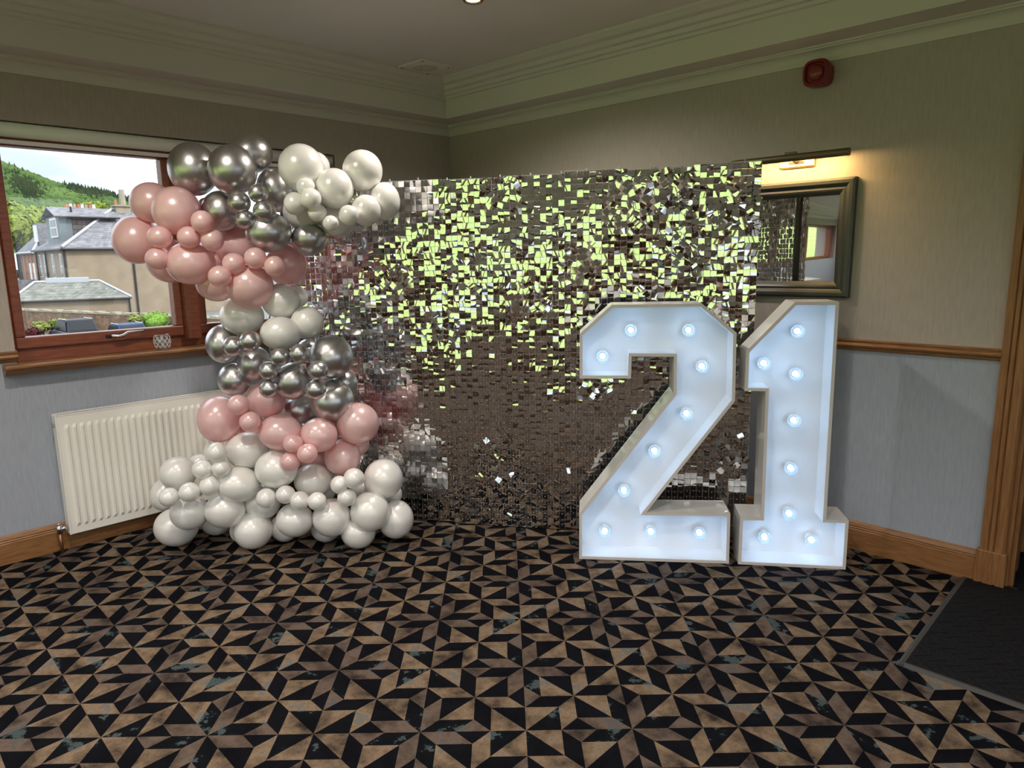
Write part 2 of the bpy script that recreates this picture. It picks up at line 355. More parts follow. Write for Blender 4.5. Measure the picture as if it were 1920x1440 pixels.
# ------------------------------------------------------------------ doorway on the right
d1 = empty('door_1', (DX0, 0, 0)); struct(d1, 'oak door surround at the right edge', 'door frame')
AR = [(3.41-DX0,0),(3.41-DX0,-.022),(3.436-DX0,-.026),(3.440-DX0,-.020),(3.444-DX0,-.026),(3.456-DX0,-.026),(3.460-DX0,-.019),(3.464-DX0,-.026),(3.492-DX0,-.028),(3.500-DX0,-.020),(3.505-DX0,0)]
m = MB(); m.prism([(x, y, .15) for x, y in AR], (0, 0, 2.05)); m.build('architrave', m_oak, d1)
m = MB(); m.prism([(DX1-DX0 - x, y, .15) for x, y in AR], (0, 0, 2.05)); m.build('architrave', m_oak, d1)
m = MB(); m.box((-.10, -.026, 2.1), (DX1-DX0+.1, 0, 2.2)); m.build('architrave', m_oak_h, d1)
for x in (-.105, DX1-DX0-.005):
    o = MB().box((x, -.034, 0), (x+.11, 0, .155)).build('plinth_block', m_oak, d1); bevel(o, .004)
m = MB(); m.box((-.004, 0, 0), (.012, .26, 2.1)); m.box((.012, .03, 0), (.028, .06, 2.1)); m.build('jamb', m_oak, d1)
m = MB(); m.box((DX1-DX0-.012, 0, 0), (DX1-DX0+.004, .26, 2.1)); m.build('jamb', m_oak, d1)
# lobby beyond with its own door
m = MB(); m.box((3.1, .015, -.02), (5.2, 2.2, -.001)); struct(m.build('floor_lobby', m_mat), 'dark matting of the lobby floor beyond the doorway', 'floor')
m = MB(); m.box((3.42, .24, 0), (3.48, 2.2, 2.4)); m.box((3.1, 2.2, 0), (5.2, 2.3, 2.4)); m.box((5.1, .24, 0), (5.2, 2.2, 2.4)); m.box((3.1, .24, 2.4), (5.2, 2.3, 2.45))
struct(m.build('wall_lobby', m_upper), 'beige walls of the lobby beyond the doorway', 'wall')
ld = empty('door_2', (3.49, .42, 0)); struct(ld, 'orange oak lobby door with a dark red kick plate', 'door')
o = MB().box((0, 0, .02), (.045, .78, 2.02)).build('door_leaf', m_oak, ld); bevel(o, .004)
o = MB().box((.045, .03, .05), (.05, .75, .36)).build('kick_plate', pmat('kick_red', (.05, .008, .012), .4), ld)
m = MB(); m.tube([(.045, .08, 1.0), (.09, .08, 1.0), (.09, .2, 1.0)], .01, 8); m.build('door_handle', m_steel, ld, True)

# ------------------------------------------------------------------ door mat
mt = empty('door_mat', (3.352, -.93, 0)); tag(mt, 'black herringbone entrance mat with rubber edge by the door', 'mat')
m = MB(); m.box((.02, .02, 0), (1.3, .925, .008)); m.build('mat_surface', m_mat, mt)
m = MB()
for k in range(17):                                   # raised herringbone ribs
    for r in range(26):
        x = .03 + r*.048; y = .035 + k*.052; s = 1 if k % 2 else -1
        for q in range(2):
            yy = y + q*.024; xx = x + q*.024
            if xx > 1.25: continue
            m.prism([(xx, yy, .008), (xx+.006, yy, .008), (xx+.006+.020, yy+s*0+.022, .008), (xx+.020, yy+.022, .008)] if s > 0 else
                    [(xx+.020, yy, .008), (xx+.026, yy, .008), (xx+.006, yy+.022, .008), (xx, yy+.022, .008)], (0, 0, .0035))
hb = m.build('herringbone_ribs', m_mat, mt); hb['kind'] = 'stuff'
m = MB(); m.prism([(0,0,0),(.022,0,0),(.022,0,.009),(.012,0,.010)], (0, .925, 0)); m.build('rubber_edge', m_mat_edge, mt)
m = MB(); m.prism([(0,0,0),(0,.022,0),(0,.022,.009),(0,.012,.010)], (1.3, 0, 0)); m.build('rubber_edge', m_mat_edge, mt)

# ------------------------------------------------------------------ ceiling lights and speaker
m_lampglow = pmat('lamp_glow', (1, .9, .7), .4, emit=(1, .74, .38), estr=14)
def downlight(x, y, label, group):
    d = empty('downlight', (x, y, ZC)); tag(d, label, 'ceiling light', group)
    m = MB(); m.lathe([(.030, 0), (.046, 0), (.048, -.004), (.044, -.010), (.036, -.010), (.032, -.002), (.030, 0)], 24)
    m.build('trim_ring', m_bronze, d, True)
    m = MB(); m.lathe([(.001, -.001), (.031, -.001), (.030, -.004), (.001, -.005)], 20); m.build('lamp_face', m_lampglow, d, True)
    l = bpy.data.lights.new('downlight_lamp', 'SPOT'); l.energy = LAMP_W; l.color = (1, .91, .82); l.spot_size = radians(152); l.spot_blend = .7; l.shadow_soft_size = .055
    lo = bpy.data.objects.new('lamp', l); COL.objects.link(lo); lo.parent = d; lo.location = (0, 0, -.03)
    return d
sp = CAMP + ray(887, -2) * ((ZC - CAMP.z) / ray(887, -2).z)
downlight(sp.x, sp.y, 'bronze-rimmed downlight glowing at the top edge of the picture', 'ceiling downlights')
for x in (sp.x, sp.x+1.7, sp.x+3.4):  # rows out of view, placed as fill light for balloons and floor
    for y in (sp.y-1.75, sp.y-3.5, sp.y-5.1):
        downlight(x, y, 'unseen bronze-rimmed downlight %s, %s from the window wall' % ({0:'in the row above the viewer',1:'in the row just behind the viewer',2:'in the row by the back windows'}[[sp.y-1.75, sp.y-3.5, sp.y-5.1].index(y)], {0:'nearest',1:'second',2:'third'}[[sp.x, sp.x+1.7, sp.x+3.4].index(x)]), 'ceiling downlights')
def on_ceil(px, py): r = ray(px, py); return CAMP + r * ((ZC - CAMP.z) / r.z)
vc = sum((on_ceil(*p) for p in [(748,123),(790,109),(846,123),(802,135)]), Vector()) / 4
cs = empty('ceiling_speaker', (vc.x, vc.y, ZC)); tag(cs, 'square ceiling speaker plate with round perforated grille', 'speaker')
o = MB().box((-.115, -.115, -.012), (.115, .115, 0)).build('plate', m_vent, cs); bevel(o, .004)
m = MB(); m.lathe([(.001, -.016), (.078, -.016), (.082, -.012), (.001, -.012)], 32); gr = m.build('grille', m_vent, cs, False)
m = MB()
for r in (.012, .024, .036, .048, .060, .072):
    n = int(r*300)
    for k in range(n):
        a = 2*pi*k/n; m.box((r*cos(a)-.0022, r*sin(a)-.0022, -.0172), (r*cos(a)+.0022, r*sin(a)+.0022, -.0158))
g = m.build('perforations', m_dark, gr); g['kind'] = 'stuff'
for sx in (-1, 1):
    for sy in (-1, 1):
        MB().lathe([(.001, -.0145), (.005, -.0145), (.005, -.012), (.001, -.012)], 8, Matrix.Translation((sx*.1, sy*.1, 0))).build('screw', m_black, cs)

# ------------------------------------------------------------------ fire alarm sounder
fa = empty('fire_alarm', (2.612, 0, 2.212)); tag(fa, 'dark red fire alarm sounder high on the wall under the cornice', 'alarm')
Mr = Matrix.Rotation(radians(90), 4, 'X')
def rsq(r, n=32, p=3.2):
    return [(r*math.copysign(abs(cos(2*pi*k/n))**(2/p), cos(2*pi*k/n)), r*math.copysign(abs(sin(2*pi*k/n))**(2/p), sin(2*pi*k/n))) for k in range(n)]
def loft(rings, name, mat, parent):
    v = []; f = []; n = len(rings[0][0])
    for pts, d in rings: v += [(x, -d, z) for x, z in pts]
    for i in range(len(rings)-1):
        for k in range(n): f.append((i*n+k, i*n+(k+1) % n, (i+1)*n+(k+1) % n, (i+1)*n+k))
    f.append(tuple(range(n))[::-1]); f.append(tuple((len(rings)-1)*n+k for k in range(n)))
    o = mesh_obj(name, v, f, mat, parent); smooth_by_angle(o); return o
loft([(rsq(.050), 0), (rsq(.050), .045)], 'base', m_red, fa)
loft([(rsq(.050), .045), (rsq(.058), .050), (rsq(.058), .082), (rsq(.052), .090), (rsq(.046), .090), (rsq(.040), .078)], 'housing', m_red, fa)
m = MB(); m.lathe([(.036, .076), (.036, .082), (.030, .092), (.016, .098), (.001, .099)], 24, Mr); m.build('sounder_dome', pmat('alarm_dome', (.22, .03, .02), .25), fa, True)

# ------------------------------------------------------------------ wall mirror and picture light
mi0, mi1, mz0, mz1 = 1.75, 2.80, 1.205, 1.750
wm = empty('wall_mirror', ((mi0+mi1)/2, 0, mz0)); tag(wm, 'wall mirror in a moulded charcoal frame behind the sequins', 'mirror')
cx_ = (mi0+mi1)/2; hw = (mi1-mi0)/2; hh = mz1-mz0
FP = [(0,0),(0,.030),(.010,.036),(.024,.036),(.036,.028),(.040,.024),(.050,.026),(.058,.022),(.072,.012),(.076,.006),(.076,0)]  # (inward, out)
def frame_side(a, b, inward):
    a, b, w = Vector(a), Vector(b), Vector(inward); d = (b-a).normalized(); v = []; f = []; n = len(FP)
    for q, s in ((a, 1), (b, -1)):
        for i_, o_ in FP: v.append(q + w*i_ + d*(i_*s) + Vector((0, -o_, 0)))
    for k in range(n-1): f.append((k, k+1, n+k+1, n+k))
    f.append((n-1, 0, n, 2*n-1))
    return mesh_obj('frame_rail', v, f, m_frame, wm)
frame_side((-hw,0,0), (hw,0,0), (0,0,1)); frame_side((-hw,0,hh), (hw,0,hh), (0,0,-1))
frame_side((-hw,0,0), (-hw,0,hh), (1,0,0)); frame_side((hw,0,0), (hw,0,hh), (-1,0,0))
# slightly bowed glass
v = []; f = []; NX = 24
for i in range(NX+1):
    u = i/NX; x = -hw+.074 + u*(2*hw-.148)
    for k in range(9):
        w = k/8; v.append((x, -.007 - .006*(1-(2*w-1)**2)*(.4+.6*u), .074 + w*(hh-.148)))
for i in range(NX):
    for k in range(8): f.append((i*9+k, (i+1)*9+k, (i+1)*9+k+1, i*9+k+1))
mesh_obj('mirror_pane', v, f, m_mirror, wm, True)
pl = empty('picture_light', (2.52, 0, 1.835)); tag(pl, 'brass picture light with a bronze tube over the mirror', 'wall light')
o = MB().box((-.085, -.018, -.022), (.085, 0, .022)).build('wall_plate', m_brass, pl); bevel(o, .006)
m = MB(); m.box((-.035, -.024, -.006), (.035, -.016, .006)); m.build('plate_slot', m_black, pl)
m = MB(); m.tube([(0,-.015,0),(0,-.07,.012),(0,-.115,.028)], .007, 8); m.build('arm', m_brass, pl, True)
m = MB(); m.box((-.026,-.095,.030),(.026,-.075,.044)); m.build('swivel_clamp', m_bronze, pl)
v = []; f = []; n = 20; xa, xb = -.27, .27
for x in (xa, xb):
    for r in (.017, .0145):
        for k in range(n+1):
            a = radians(262 + 270*k/n); v.append((x, -.115 + r*-sin(a + radians(0)), .014 + r*cos(a)))
def idx(xi, ri, k): return xi*2*(n+1) + ri*(n+1) + k
for k in range(n):
    f.append((idx(0,0,k), idx(0,0,k+1), idx(1,0,k+1), idx(1,0,k))); f.append((idx(0,1,k), idx(1,1,k), idx(1,1,k+1), idx(0,1,k+1)))
mesh_obj('tube', v, f, m_bronze, pl, True)
for x in (xa, xb):
    m = MB(); m.tube([(x-.004,-.115,.014),(x+.004,-.115,.014)], .0172, 20); m.build('end_cap', m_bronze, pl)
m = MB(); m.tube([(-.22,-.115,.016),(.22,-.115,.016)], .006, 8); m.build('strip_bulb', pmat('strip_bulb', (1,.9,.6), .4, emit=(1,.70,.30), estr=10), pl, True)
la = bpy.data.lights.new('picture_lamp', 'AREA'); la.shape = 'RECTANGLE'; la.size = .44; la.size_y = .008; la.energy = 1.1; la.color = (1, .62, .22)
lo = bpy.data.objects.new('lamp', la); COL.objects.link(lo); lo.parent = pl; lo.location = (0, -.112, .010)
lo.rotation_euler = Vector((0, .75, -.66)).to_track_quat('-Z', 'X').to_euler()
lo.rotation_euler = Matrix(((1,0,0),(0,.8,-.6),(0,.6,.8))).to_euler()

# ------------------------------------------------------------------ radiator
RY0, RY1, RZ0, RZ1 = -2.634, -1.30, .094, .694
rd = empty('radiator', (0, RY0, RZ0)); tag(rd, 'white ribbed panel radiator below the window', 'radiator')
L, Hh = RY1-RY0, RZ1-RZ0
n = int((L-.05)/.0333); v = []; f = []
prof = [(0, 0)]
for k in range(n):
    y = .028 + k*.0333
    prof += [(y, 0), (y+.006, .009), (y+.015, .009), (y+.021, 0)]
prof.append((L, 0))
zz = [0, .034, .052, Hh-.065, Hh-.047, Hh]; am = [0, 0, 1, 1, 0, 0]
for z, a in zip(zz, am): v += [(.092 + d*a, y, z) for y, d in prof]
n_ = len(prof)
for i in range(5):
    for k in range(n_-1): f.append((i*n_+k, i*n_+k+1, (i+1)*n_+k+1, (i+1)*n_+k))
mesh_obj('front_panel', v, f, m_rad, rd)
m = MB(); m.box((.028, .004, .0), (.034, L-.004, Hh-.01)); m.build('back_panel', m_rad, rd)
m = MB(); m.box((.026, -.004, -.002), (.094, .004, Hh+.004)); m.box((.026,.0,Hh-.004),(.032,.02,Hh+.004)); o = m.build('side_cover', m_rad, rd); bevel(o, .002)
o = MB().box((.026, L-.004, -.002), (.094, L+.004, Hh+.004)).build('side_cover', m_rad, rd); bevel(o, .002)
m = MB(); m.box((.088, 0, Hh-.002), (.094, L, Hh+.004)); m.box((.028, 0, Hh-.002), (.034, L, Hh+.004))
for k in range(int(L/.0135)): m.box((.034, .006+k*.0135, Hh-.002), (.088, .0125+k*.0135, Hh+.003))
m.build('top_grille', m_rad, rd)
m = MB(); m.tube([(.06, -.004, .03), (.06, -.035, .03)], .012, 10); m.tube([(.06, -.04, .01), (.06, -.04, .05)], .013, 10); m.tube([(.06,-.04,.05),(.06,-.04,.062)], [.009,.006], 8)
vv = m.build('valve', m_steel, rd, True)
m = MB(); m.tube([(.06, -.04, .012), (.06, -.04, -RZ0)], .0075, 10); m.build('pipe', m_copper, rd, True)
m = MB(); m.tube([(.06,-.006,Hh-.05),(.06,-.012,Hh-.05)], .011, 10); m.build('blanking_plug', m_steel, rd)
for y in (.25, L-.25): MB().box((.001, y, .1), (.03, y+.03, Hh-.1)).build('bracket', m_rad, rd)

# ------------------------------------------------------------------ tumbler on the sill
tp = on_x(305, 648, .045)
tg = empty('drinking_glass', (.045, tp.y, .9565)); tag(tg, 'clear cut-glass tumbler standing on the oak window sill', 'glass')
prof = [(.001,0),(.026,0),(.034,.012),(.040,.03),(.0415,.048),(.040,.066),(.036,.084),(.0345,.0845),(.0385,.066),(.040,.048),(.0385,.03),(.032,.014),(.024,.009),(.001,.009)]
m = MB(); m.lathe(prof, 28); m.build('bowl', m_tumbler, tg, True)
m = MB()
for k in range(10):                                   # raised diamond lattice
    for s in (-1, 1):
        pts = []
        for t in range(9):
            z = .014 + t*.0075; r = .034 + (.0415-.034)*sin(min(1,(z-.012)/.036)*pi/2) if z < .048 else .0415 - (.0415-.037)*((z-.048)/.036)**1.5
            a = 2*pi*k/10 + s*t*.14; pts.append((r*cos(a), r*sin(a), z))
        m.tube(pts, .0011, 5, cap=False)
cutl = m.build('cut_lattice', pmat('cut_sparkle_white', (.85, .87, .88), .15), tg, True)  # opaque pale colour stands in for the sparkle of clear cut glass

# ------------------------------------------------------------------ marquee numbers
TWO = [(0,1.0734),(.1406,1.2015),(.53,1.2045),(.683,1.0759),(.6886,.7713),(.3101,.2400),(.6895,.2450),(.6929,0),(0,0),(0,.2266),(.4194,.8034),(.4170,.9700),(.2320,.9715),(.2300,.8706),(0,.8697)]
ONE = [(.1851,1.2085),(.3640,1.2085),(.3720,.2342),(.4680,.2342),(.4698,0),(0,0),(0,.2300),(.0911,.2310),(.0840,.8175),(-.006,.8185),(-.006,.9951)]
B2 = [(.2315,1.0799),(.1045,.9594),(.489,1.079),(.5534,.913),(.4908,.6932),(.349,.5124),(.2106,.3157),(.1216,.109),(.3398,.1127),(.5672,.114)]
B1 = [(.2231,1.0738),(.087,.9291),(.2257,.8819),(.2293,.6684),(.2275,.4444),(.2321,.2255),(.1284,.105),(.3384,.0993)]
def inset(poly, w):
    n = len(poly); out = []
    ar = sum(poly[i][0]*poly[(i+1) % n][1]-poly[(i+1) % n][0]*poly[i][1] for i in range(n)); sg = 1 if ar > 0 else -1
    for i in range(n):
        p0, p1, p2 = Vector(poly[i-1]), Vector(poly[i]), Vector(poly[(i+1) % n])
        d1, d2 = (p1-p0).normalized(), (p2-p1).normalized()
        n1, n2 = Vector((-d1.y, d1.x))*sg, Vector((-d2.y, d2.x))*sg
        b = (n1+n2); b = b / max(.3, b.length_squared) * 2
        out.append(tuple(p1 + b*w))
    return out
# bulb pieces (shared)
bm = bmesh.new(); bmesh.ops.create_icosphere(bm, subdivisions=2, radius=.0098); me_core = bpy.data.meshes.new('led_core'); bm.to_mesh(me_core); bm.free(); me_core.materials.append(m_led)
mb = MB(); mb.lathe([(.014,.0),(.024,.006),(.030,.018),(.030,.030),(.024,.042),(.012,.047),(.001,.048)], 12); tmp = mb.build('bulb_lens', m_bulbglass); me_lens = tmp.data; bpy.data.objects.remove(tmp)
mb = MB(); mb.lathe([(.001,-.024),(.017,-.024),(.019,-.018),(.014,.004),(.014,.018),(.001,.018)], 14); tmp = mb.build('bulb_holder', m_white); me_hold = tmp.data; bpy.data.objects.remove(tmp)
def marquee(poly, bulbs, A, t, label):
    ang = math.atan2(t[1], t[0]); r = empty('marquee_number', (A[0], A[1], 0), ang); tag(r, label, 'light-up number')
    D = .175; n = len(poly); ins = inset(poly, .0135)
    # local: x along the face, y into depth, z up.  front face at y=0
    v = [(x, 0, z) for x, z in poly] + [(x, 0, z) for x, z in ins]
    f = [(i, (i+1) % n, n+(i+1) % n, n+i) for i in range(n)]
    v += [(x, .006, z) for x, z in poly] + [(x, .006, z) for x, z in ins]
    f += [(2*n+i, i, (i+1) % n, 2*n+(i+1) % n)[::-1] for i in range(n)] + [(n+i, n+(i+1) % n, 3*n+(i+1) % n, 3*n+i) for i in range(n)]
    mesh_obj('rim', v, f, m_rim, r)
    for i in range(n):                                 # one return board per edge
        (a, b), (c, d) = poly[i], poly[(i+1) % n]; (e, g), (h, k) = ins[i], ins[(i+1) % n]
        v = [(a,.006,b),(c,.006,d),(h,.006,k),(e,.006,g),(a,D,b),(c,D,d),(h,D,k),(e,D,g)]
        mesh_obj('side_board', v, [(0,1,2,3),(7,6,5,4),(0,4,5,1),(1,5,6,2),(2,6,7,3),(3,7,4,0)], m_digit, r)
    bp = [(x, .135, z) for x, z in inset(poly, .010)]
    m = MB(); m.prism(bp, (0, .006, 0)); m.build('back_panel', m_digit, r)
    for (u, z) in bulbs:
        Mx = Matrix.Translation((u, .135, z)) @ Matrix.Rotation(radians(90), 4, 'X')
        bl = inst('bulb', me_lens, r, Mx @ Matrix.Translation((0,0,.034)))
        inst('led', me_core, bl, Matrix.Translation((0,0,.022)))
        inst('bulb_holder', me_hold, bl, Matrix.Translation((0,0,-.010)))
    return r
marquee(TWO, B2, (1.996, -.998), (.787, .617), 'large white light-up number two with cool white bulbs')
marquee(ONE, B1, (2.575, -.548), (.813, .583), 'large white light-up number one with cool white bulbs')

# ------------------------------------------------------------------ sequin wall
ANG = radians(33)
TD = Vector((cos(ANG), sin(ANG), 0)); ND = Vector((sin(ANG), -cos(ANG), 0)); UP = Vector((0, 0, 1))
P0 = Vector((1.282, -1.054, 0)) + TD*(-.98)
NC, NR, PW = 80, 60, .030
sw = empty('sequin_wall', P0 + TD*1.2); tag(sw, 'silver mirror sequin backdrop standing across the room corner', 'backdrop')
BASE_INV = Matrix.Translation(-(P0 + TD*1.2))
def cellpos(c, r):                                    # centre top pin of the tile in world space
    ph = .0296 + .00065*(c/NC); drop = -.008 if (c // 10) in (3, 4, 6) else 0
    pz = .012 + drop + (NR - r) * ph
    return P0 + TD*((c+.5)*PW) + UP*(pz - .004)
# clear grid panels with their frame behind
mb = MB()
for k in range(11):
    mb.box((k*.03-.0009, -.0012, 0), (k*.03+.0009, .0012, .297)); mb.box((0, -.0012, k*.0297-.0009), (.3, .0012, k*.0297+.0009))
tmp = mb.build('grid_panel', m_grid); me_gp = tmp.data; bpy.data.objects.remove(tmp)
FR = Matrix(((TD.x, -ND.x, 0, 0), (TD.y, -ND.y, 0, 0), (0, 0, 1, 0), (0, 0, 0, 1)))
for pc in range(8):
    for pr in range(6):
        top = cellpos(pc*10+5, pr*10).z + .004
        q = P0 + TD*(pc*.3) + UP*(top-.297)
        mw = Matrix.Translation(q) @ FR
        ph = (.0296+.00065*((pc*10+5)/NC))*10/.297
        inst('grid_panel', me_gp, sw, BASE_INV @ mw @ Matrix.Diagonal((1, 1, ph, 1)))
def swpart(m, name, mat): 
    return mesh_obj(name, [Vector(p) - (P0+TD*1.2) for p in m.v], m.f, mat, sw)
for t in (.02, 1.2, 2.38):
    q = P0 + TD*t - ND*.035; m = MB(); m.tube([q, q + UP*1.80], .016, 10); swpart(m, 'post', m_black)
    m = MB(); m.tube([q - ND*.22 + UP*.012, q + ND*.02 + UP*.012], .012, 8); swpart(m, 'foot', m_black)
for z in (.03, 1.785):
    a = P0 + TD*.02 - ND*.035 + UP*z; m = MB(); m.tube([a, a + TD*2.36], .013, 10); swpart(m, 'rail', m_black)
for k in range(17):                                   # clips sticking out along the top edge
    c = int(2 + k*4.7); q = cellpos(c, 0) + UP*.006
    m = MB(); m.obox(q - TD*.003, TD*.006, ND*.003, UP*.012); swpart(m, 'clip', m_grid)
# tiles
rs = random.Random(5)
def tile_grid(bx_, by_, tw, s=.0142):
    v = []
    for j in range(3):
        for i in range(3):
            x = (i-1)*s; z = .004 - j*s
            v.append((x, -(bx_*(x/s)**2 + by_*((z+.0102)/s)**2 + tw*(x/s)*((z+.0102)/s)), z))
    f = [(j*3+i, (j+1)*3+i, (j+1)*3+i+1, j*3+i+1) for j in range(2) for i in range(2)]
    return v, f
def smooth_field(seed, n=14):
    r = random.Random(seed); return [(r.uniform(-pi, pi), r.uniform(.05, .35), r.uniform(.05, .35), r.uniform(-1, 1)) for _ in range(n)]
fa_, fb_, fc_ = smooth_field(1), smooth_field(2), smooth_field(3)
def fld(F, c, r): return sum(w*sin(p + a*c + b*r) for p, a, b, w in F) / 2.2
TWIST = [(39, 2, 4), (44, 20, 5), (33, 15, 4), (60, 5, 5), (66, 3, 4), (76, 6, 5), (57, 25, 5), (28, 24, 3.5), (68, 12, 4), (54, 33, 4), (40, 55, 6), (38, 47, 5), (52, 14, 4), (72, 22, 4), (20, 16, 4), (76, 30, 4), (77, 45, 4), (64, 20, 3)]
big = MB(); pins = MB()
near = []
me_var = []
for k in range(8):
    v, f = tile_grid(rs.uniform(-.0004, .0006), rs.uniform(-.0009, .0009), rs.uniform(-.0003, .0003))
    me = bpy.data.meshes.new('sequin'); me.from_pydata(v, [], f); me.materials.append(m_sequin)
    me.polygons.foreach_set('use_smooth', [True]*len(f)); me_var.append((me, v, f))
for c in range(NC):
    for r in range(NR):
        q = cellpos(c, r)
        tw = 0
        for (a, b, R_) in TWIST:
            d = sqrt((c-a)**2 + (r-b)**2)
            if d < R_ and rs.random() < .75: tw = 1
        top = max(0, 1 - r/34)
        pitch = rs.gauss(-.4, 3.1) + 2.4*fld(fa_, c, r); yaw = rs.gauss(0, 3.2) + 2.2*fld(fb_, c, r); roll = rs.gauss(0, .8)
        k_ = 1.0 if r < 26 else max(.5, 1 - (r-26)*.05); pitch = pitch*k_ - (1-k_)*1.2; yaw *= k_
        if rs.random() < (.10 if r < 26 else .035): pitch += rs.gauss(0, 7); yaw += rs.gauss(0, 7)
        if tw: roll += rs.choice((-1, 1))*rs.uniform(8, 55); pitch += rs.gauss(0, 6); yaw += rs.gauss(0, 6)
        R4 = FR @ Matrix.Rotation(radians(yaw), 4, 'Z') @ Matrix.Rotation(radians(pitch), 4, 'X') @ Matrix.Rotation(radians(roll), 4, 'Y')
        M4 = Matrix.Translation(q + ND*(.004 + .0012*((c+r) % 2))) @ R4
        me, v, f = me_var[rs.randrange(8)]
        if c >= 60 and r < 15: inst('sequin', me, sw, BASE_INV @ M4)
        else: big.add([BASE_INV @ M4 @ Vector(p) for p in v], f)
        pq = BASE_INV @ (q + ND*.0045)
        pins.obox(pq - TD*.0011 - UP*.0011, TD*.0022, UP*.0022, ND*.0035)
o = big.build('sequin_field', m_sequin, sw, True); o['kind'] = 'stuff'
o = pins.build('sequin_pins', m_pin, sw); o['kind'] = 'stuff'

# ------------------------------------------------------------------ balloon garland
def balloon_mesh(name, mat):
    prof = []
    N = 18
    for k in range(N+1):                               # z = +1 crown (towards viewer) ... -1 neck
        a = pi*k/N; z = cos(a); r = sin(a)
        if z < 0: r *= 1 - .10*(-z)**1.5; z *= 1.10
        prof.append((max(r, .0), z))
    prof = prof[:-1] + [(.055, -1.11), (.045, -1.15), (.05, -1.18), (.085, -1.22), (.02, -1.225)]
    prof[0] = (.0005, 1)
    m = MB(); m.lathe(prof, 36); t = m.build(name, mat, None, True); me = t.data; bpy.data.objects.remove(t); return me
BM = {'w': (balloon_mesh('balloon', m_wb), 'pearl white balloon'), 'p': (balloon_mesh('balloon', m_pb), 'pearl pale pink balloon'), 'c': (balloon_mesh('balloon', m_chromeb), 'chrome silver balloon')}
# colour, x, y, rx, ry (measured in an enlarged view), layer: b behind, m middle, f front, s small in front, g resting on the floor
UPPER = [('c',555,265,160,168,'m'),('c',810,270,160,158,'f'),('c',930,165,140,122,'b'),('c',740,535,130,130,'m'),('c',1085,400,125,140,'b'),('c',1040,670,148,130,'f'),('c',1300,712,118,107,'m'),
 ('c',852,480,75,72,'s'),('c',975,420,65,62,'s'),('c',1015,535,75,70,'s'),('c',890,590,66,62,'s'),
 ('w',1250,255,148,148,'f'),('w',1340,250,98,95,'b'),('w',1645,275,131,130,'m'),('w',1465,390,126,128,'f'),('w',1262,540,130,116,'m'),('w',1668,530,96,100,'f'),('w',1790,470,95,120,'m'),('w',1485,598,112,102,'m'),
 ('w',1280,380,62,60,'s'),('w',1312,455,70,67,'t'),('w',1210,486,72,72,'s'),('w',1355,545,62,56,'s'),('w',1558,560,66,64,'t'),('w',1440,612,52,50,'s'),
 ('p',290,480,142,128,'m'),('p',450,532,160,152,'f'),('p',190,722,152,152,'m'),('p',540,870,160,136,'f'),('p',405,855,150,140,'b'),('p',825,755,132,125,'b'),('p',1155,880,135,130,'b'),('p',922,1020,152,140,'f'),('p',705,995,132,120,'m'),('p',640,520,60,70,'b'),('p',700,850,60,60,'b'),
 ('p',340,702,80,72,'s'),('p',325,840,78,70,'s'),('p',530,703,77,70,'s'),('p',680,718,74,73,'s'),('p',615,602,74,71,'t'),('p',818,873,75,69,'s'),('p',957,838,72,70,'s'),('p',1080,890,69,67,'s'),('p',728,955,76,69,'t'),
 ('w',870,1212,143,122,'m'),('w',1120,1112,125,110,'m'),('w',1118,1322,132,108,'f'),('w',1290,1252,108,106,'m'),('w',1215,1085,80,72,'b')]
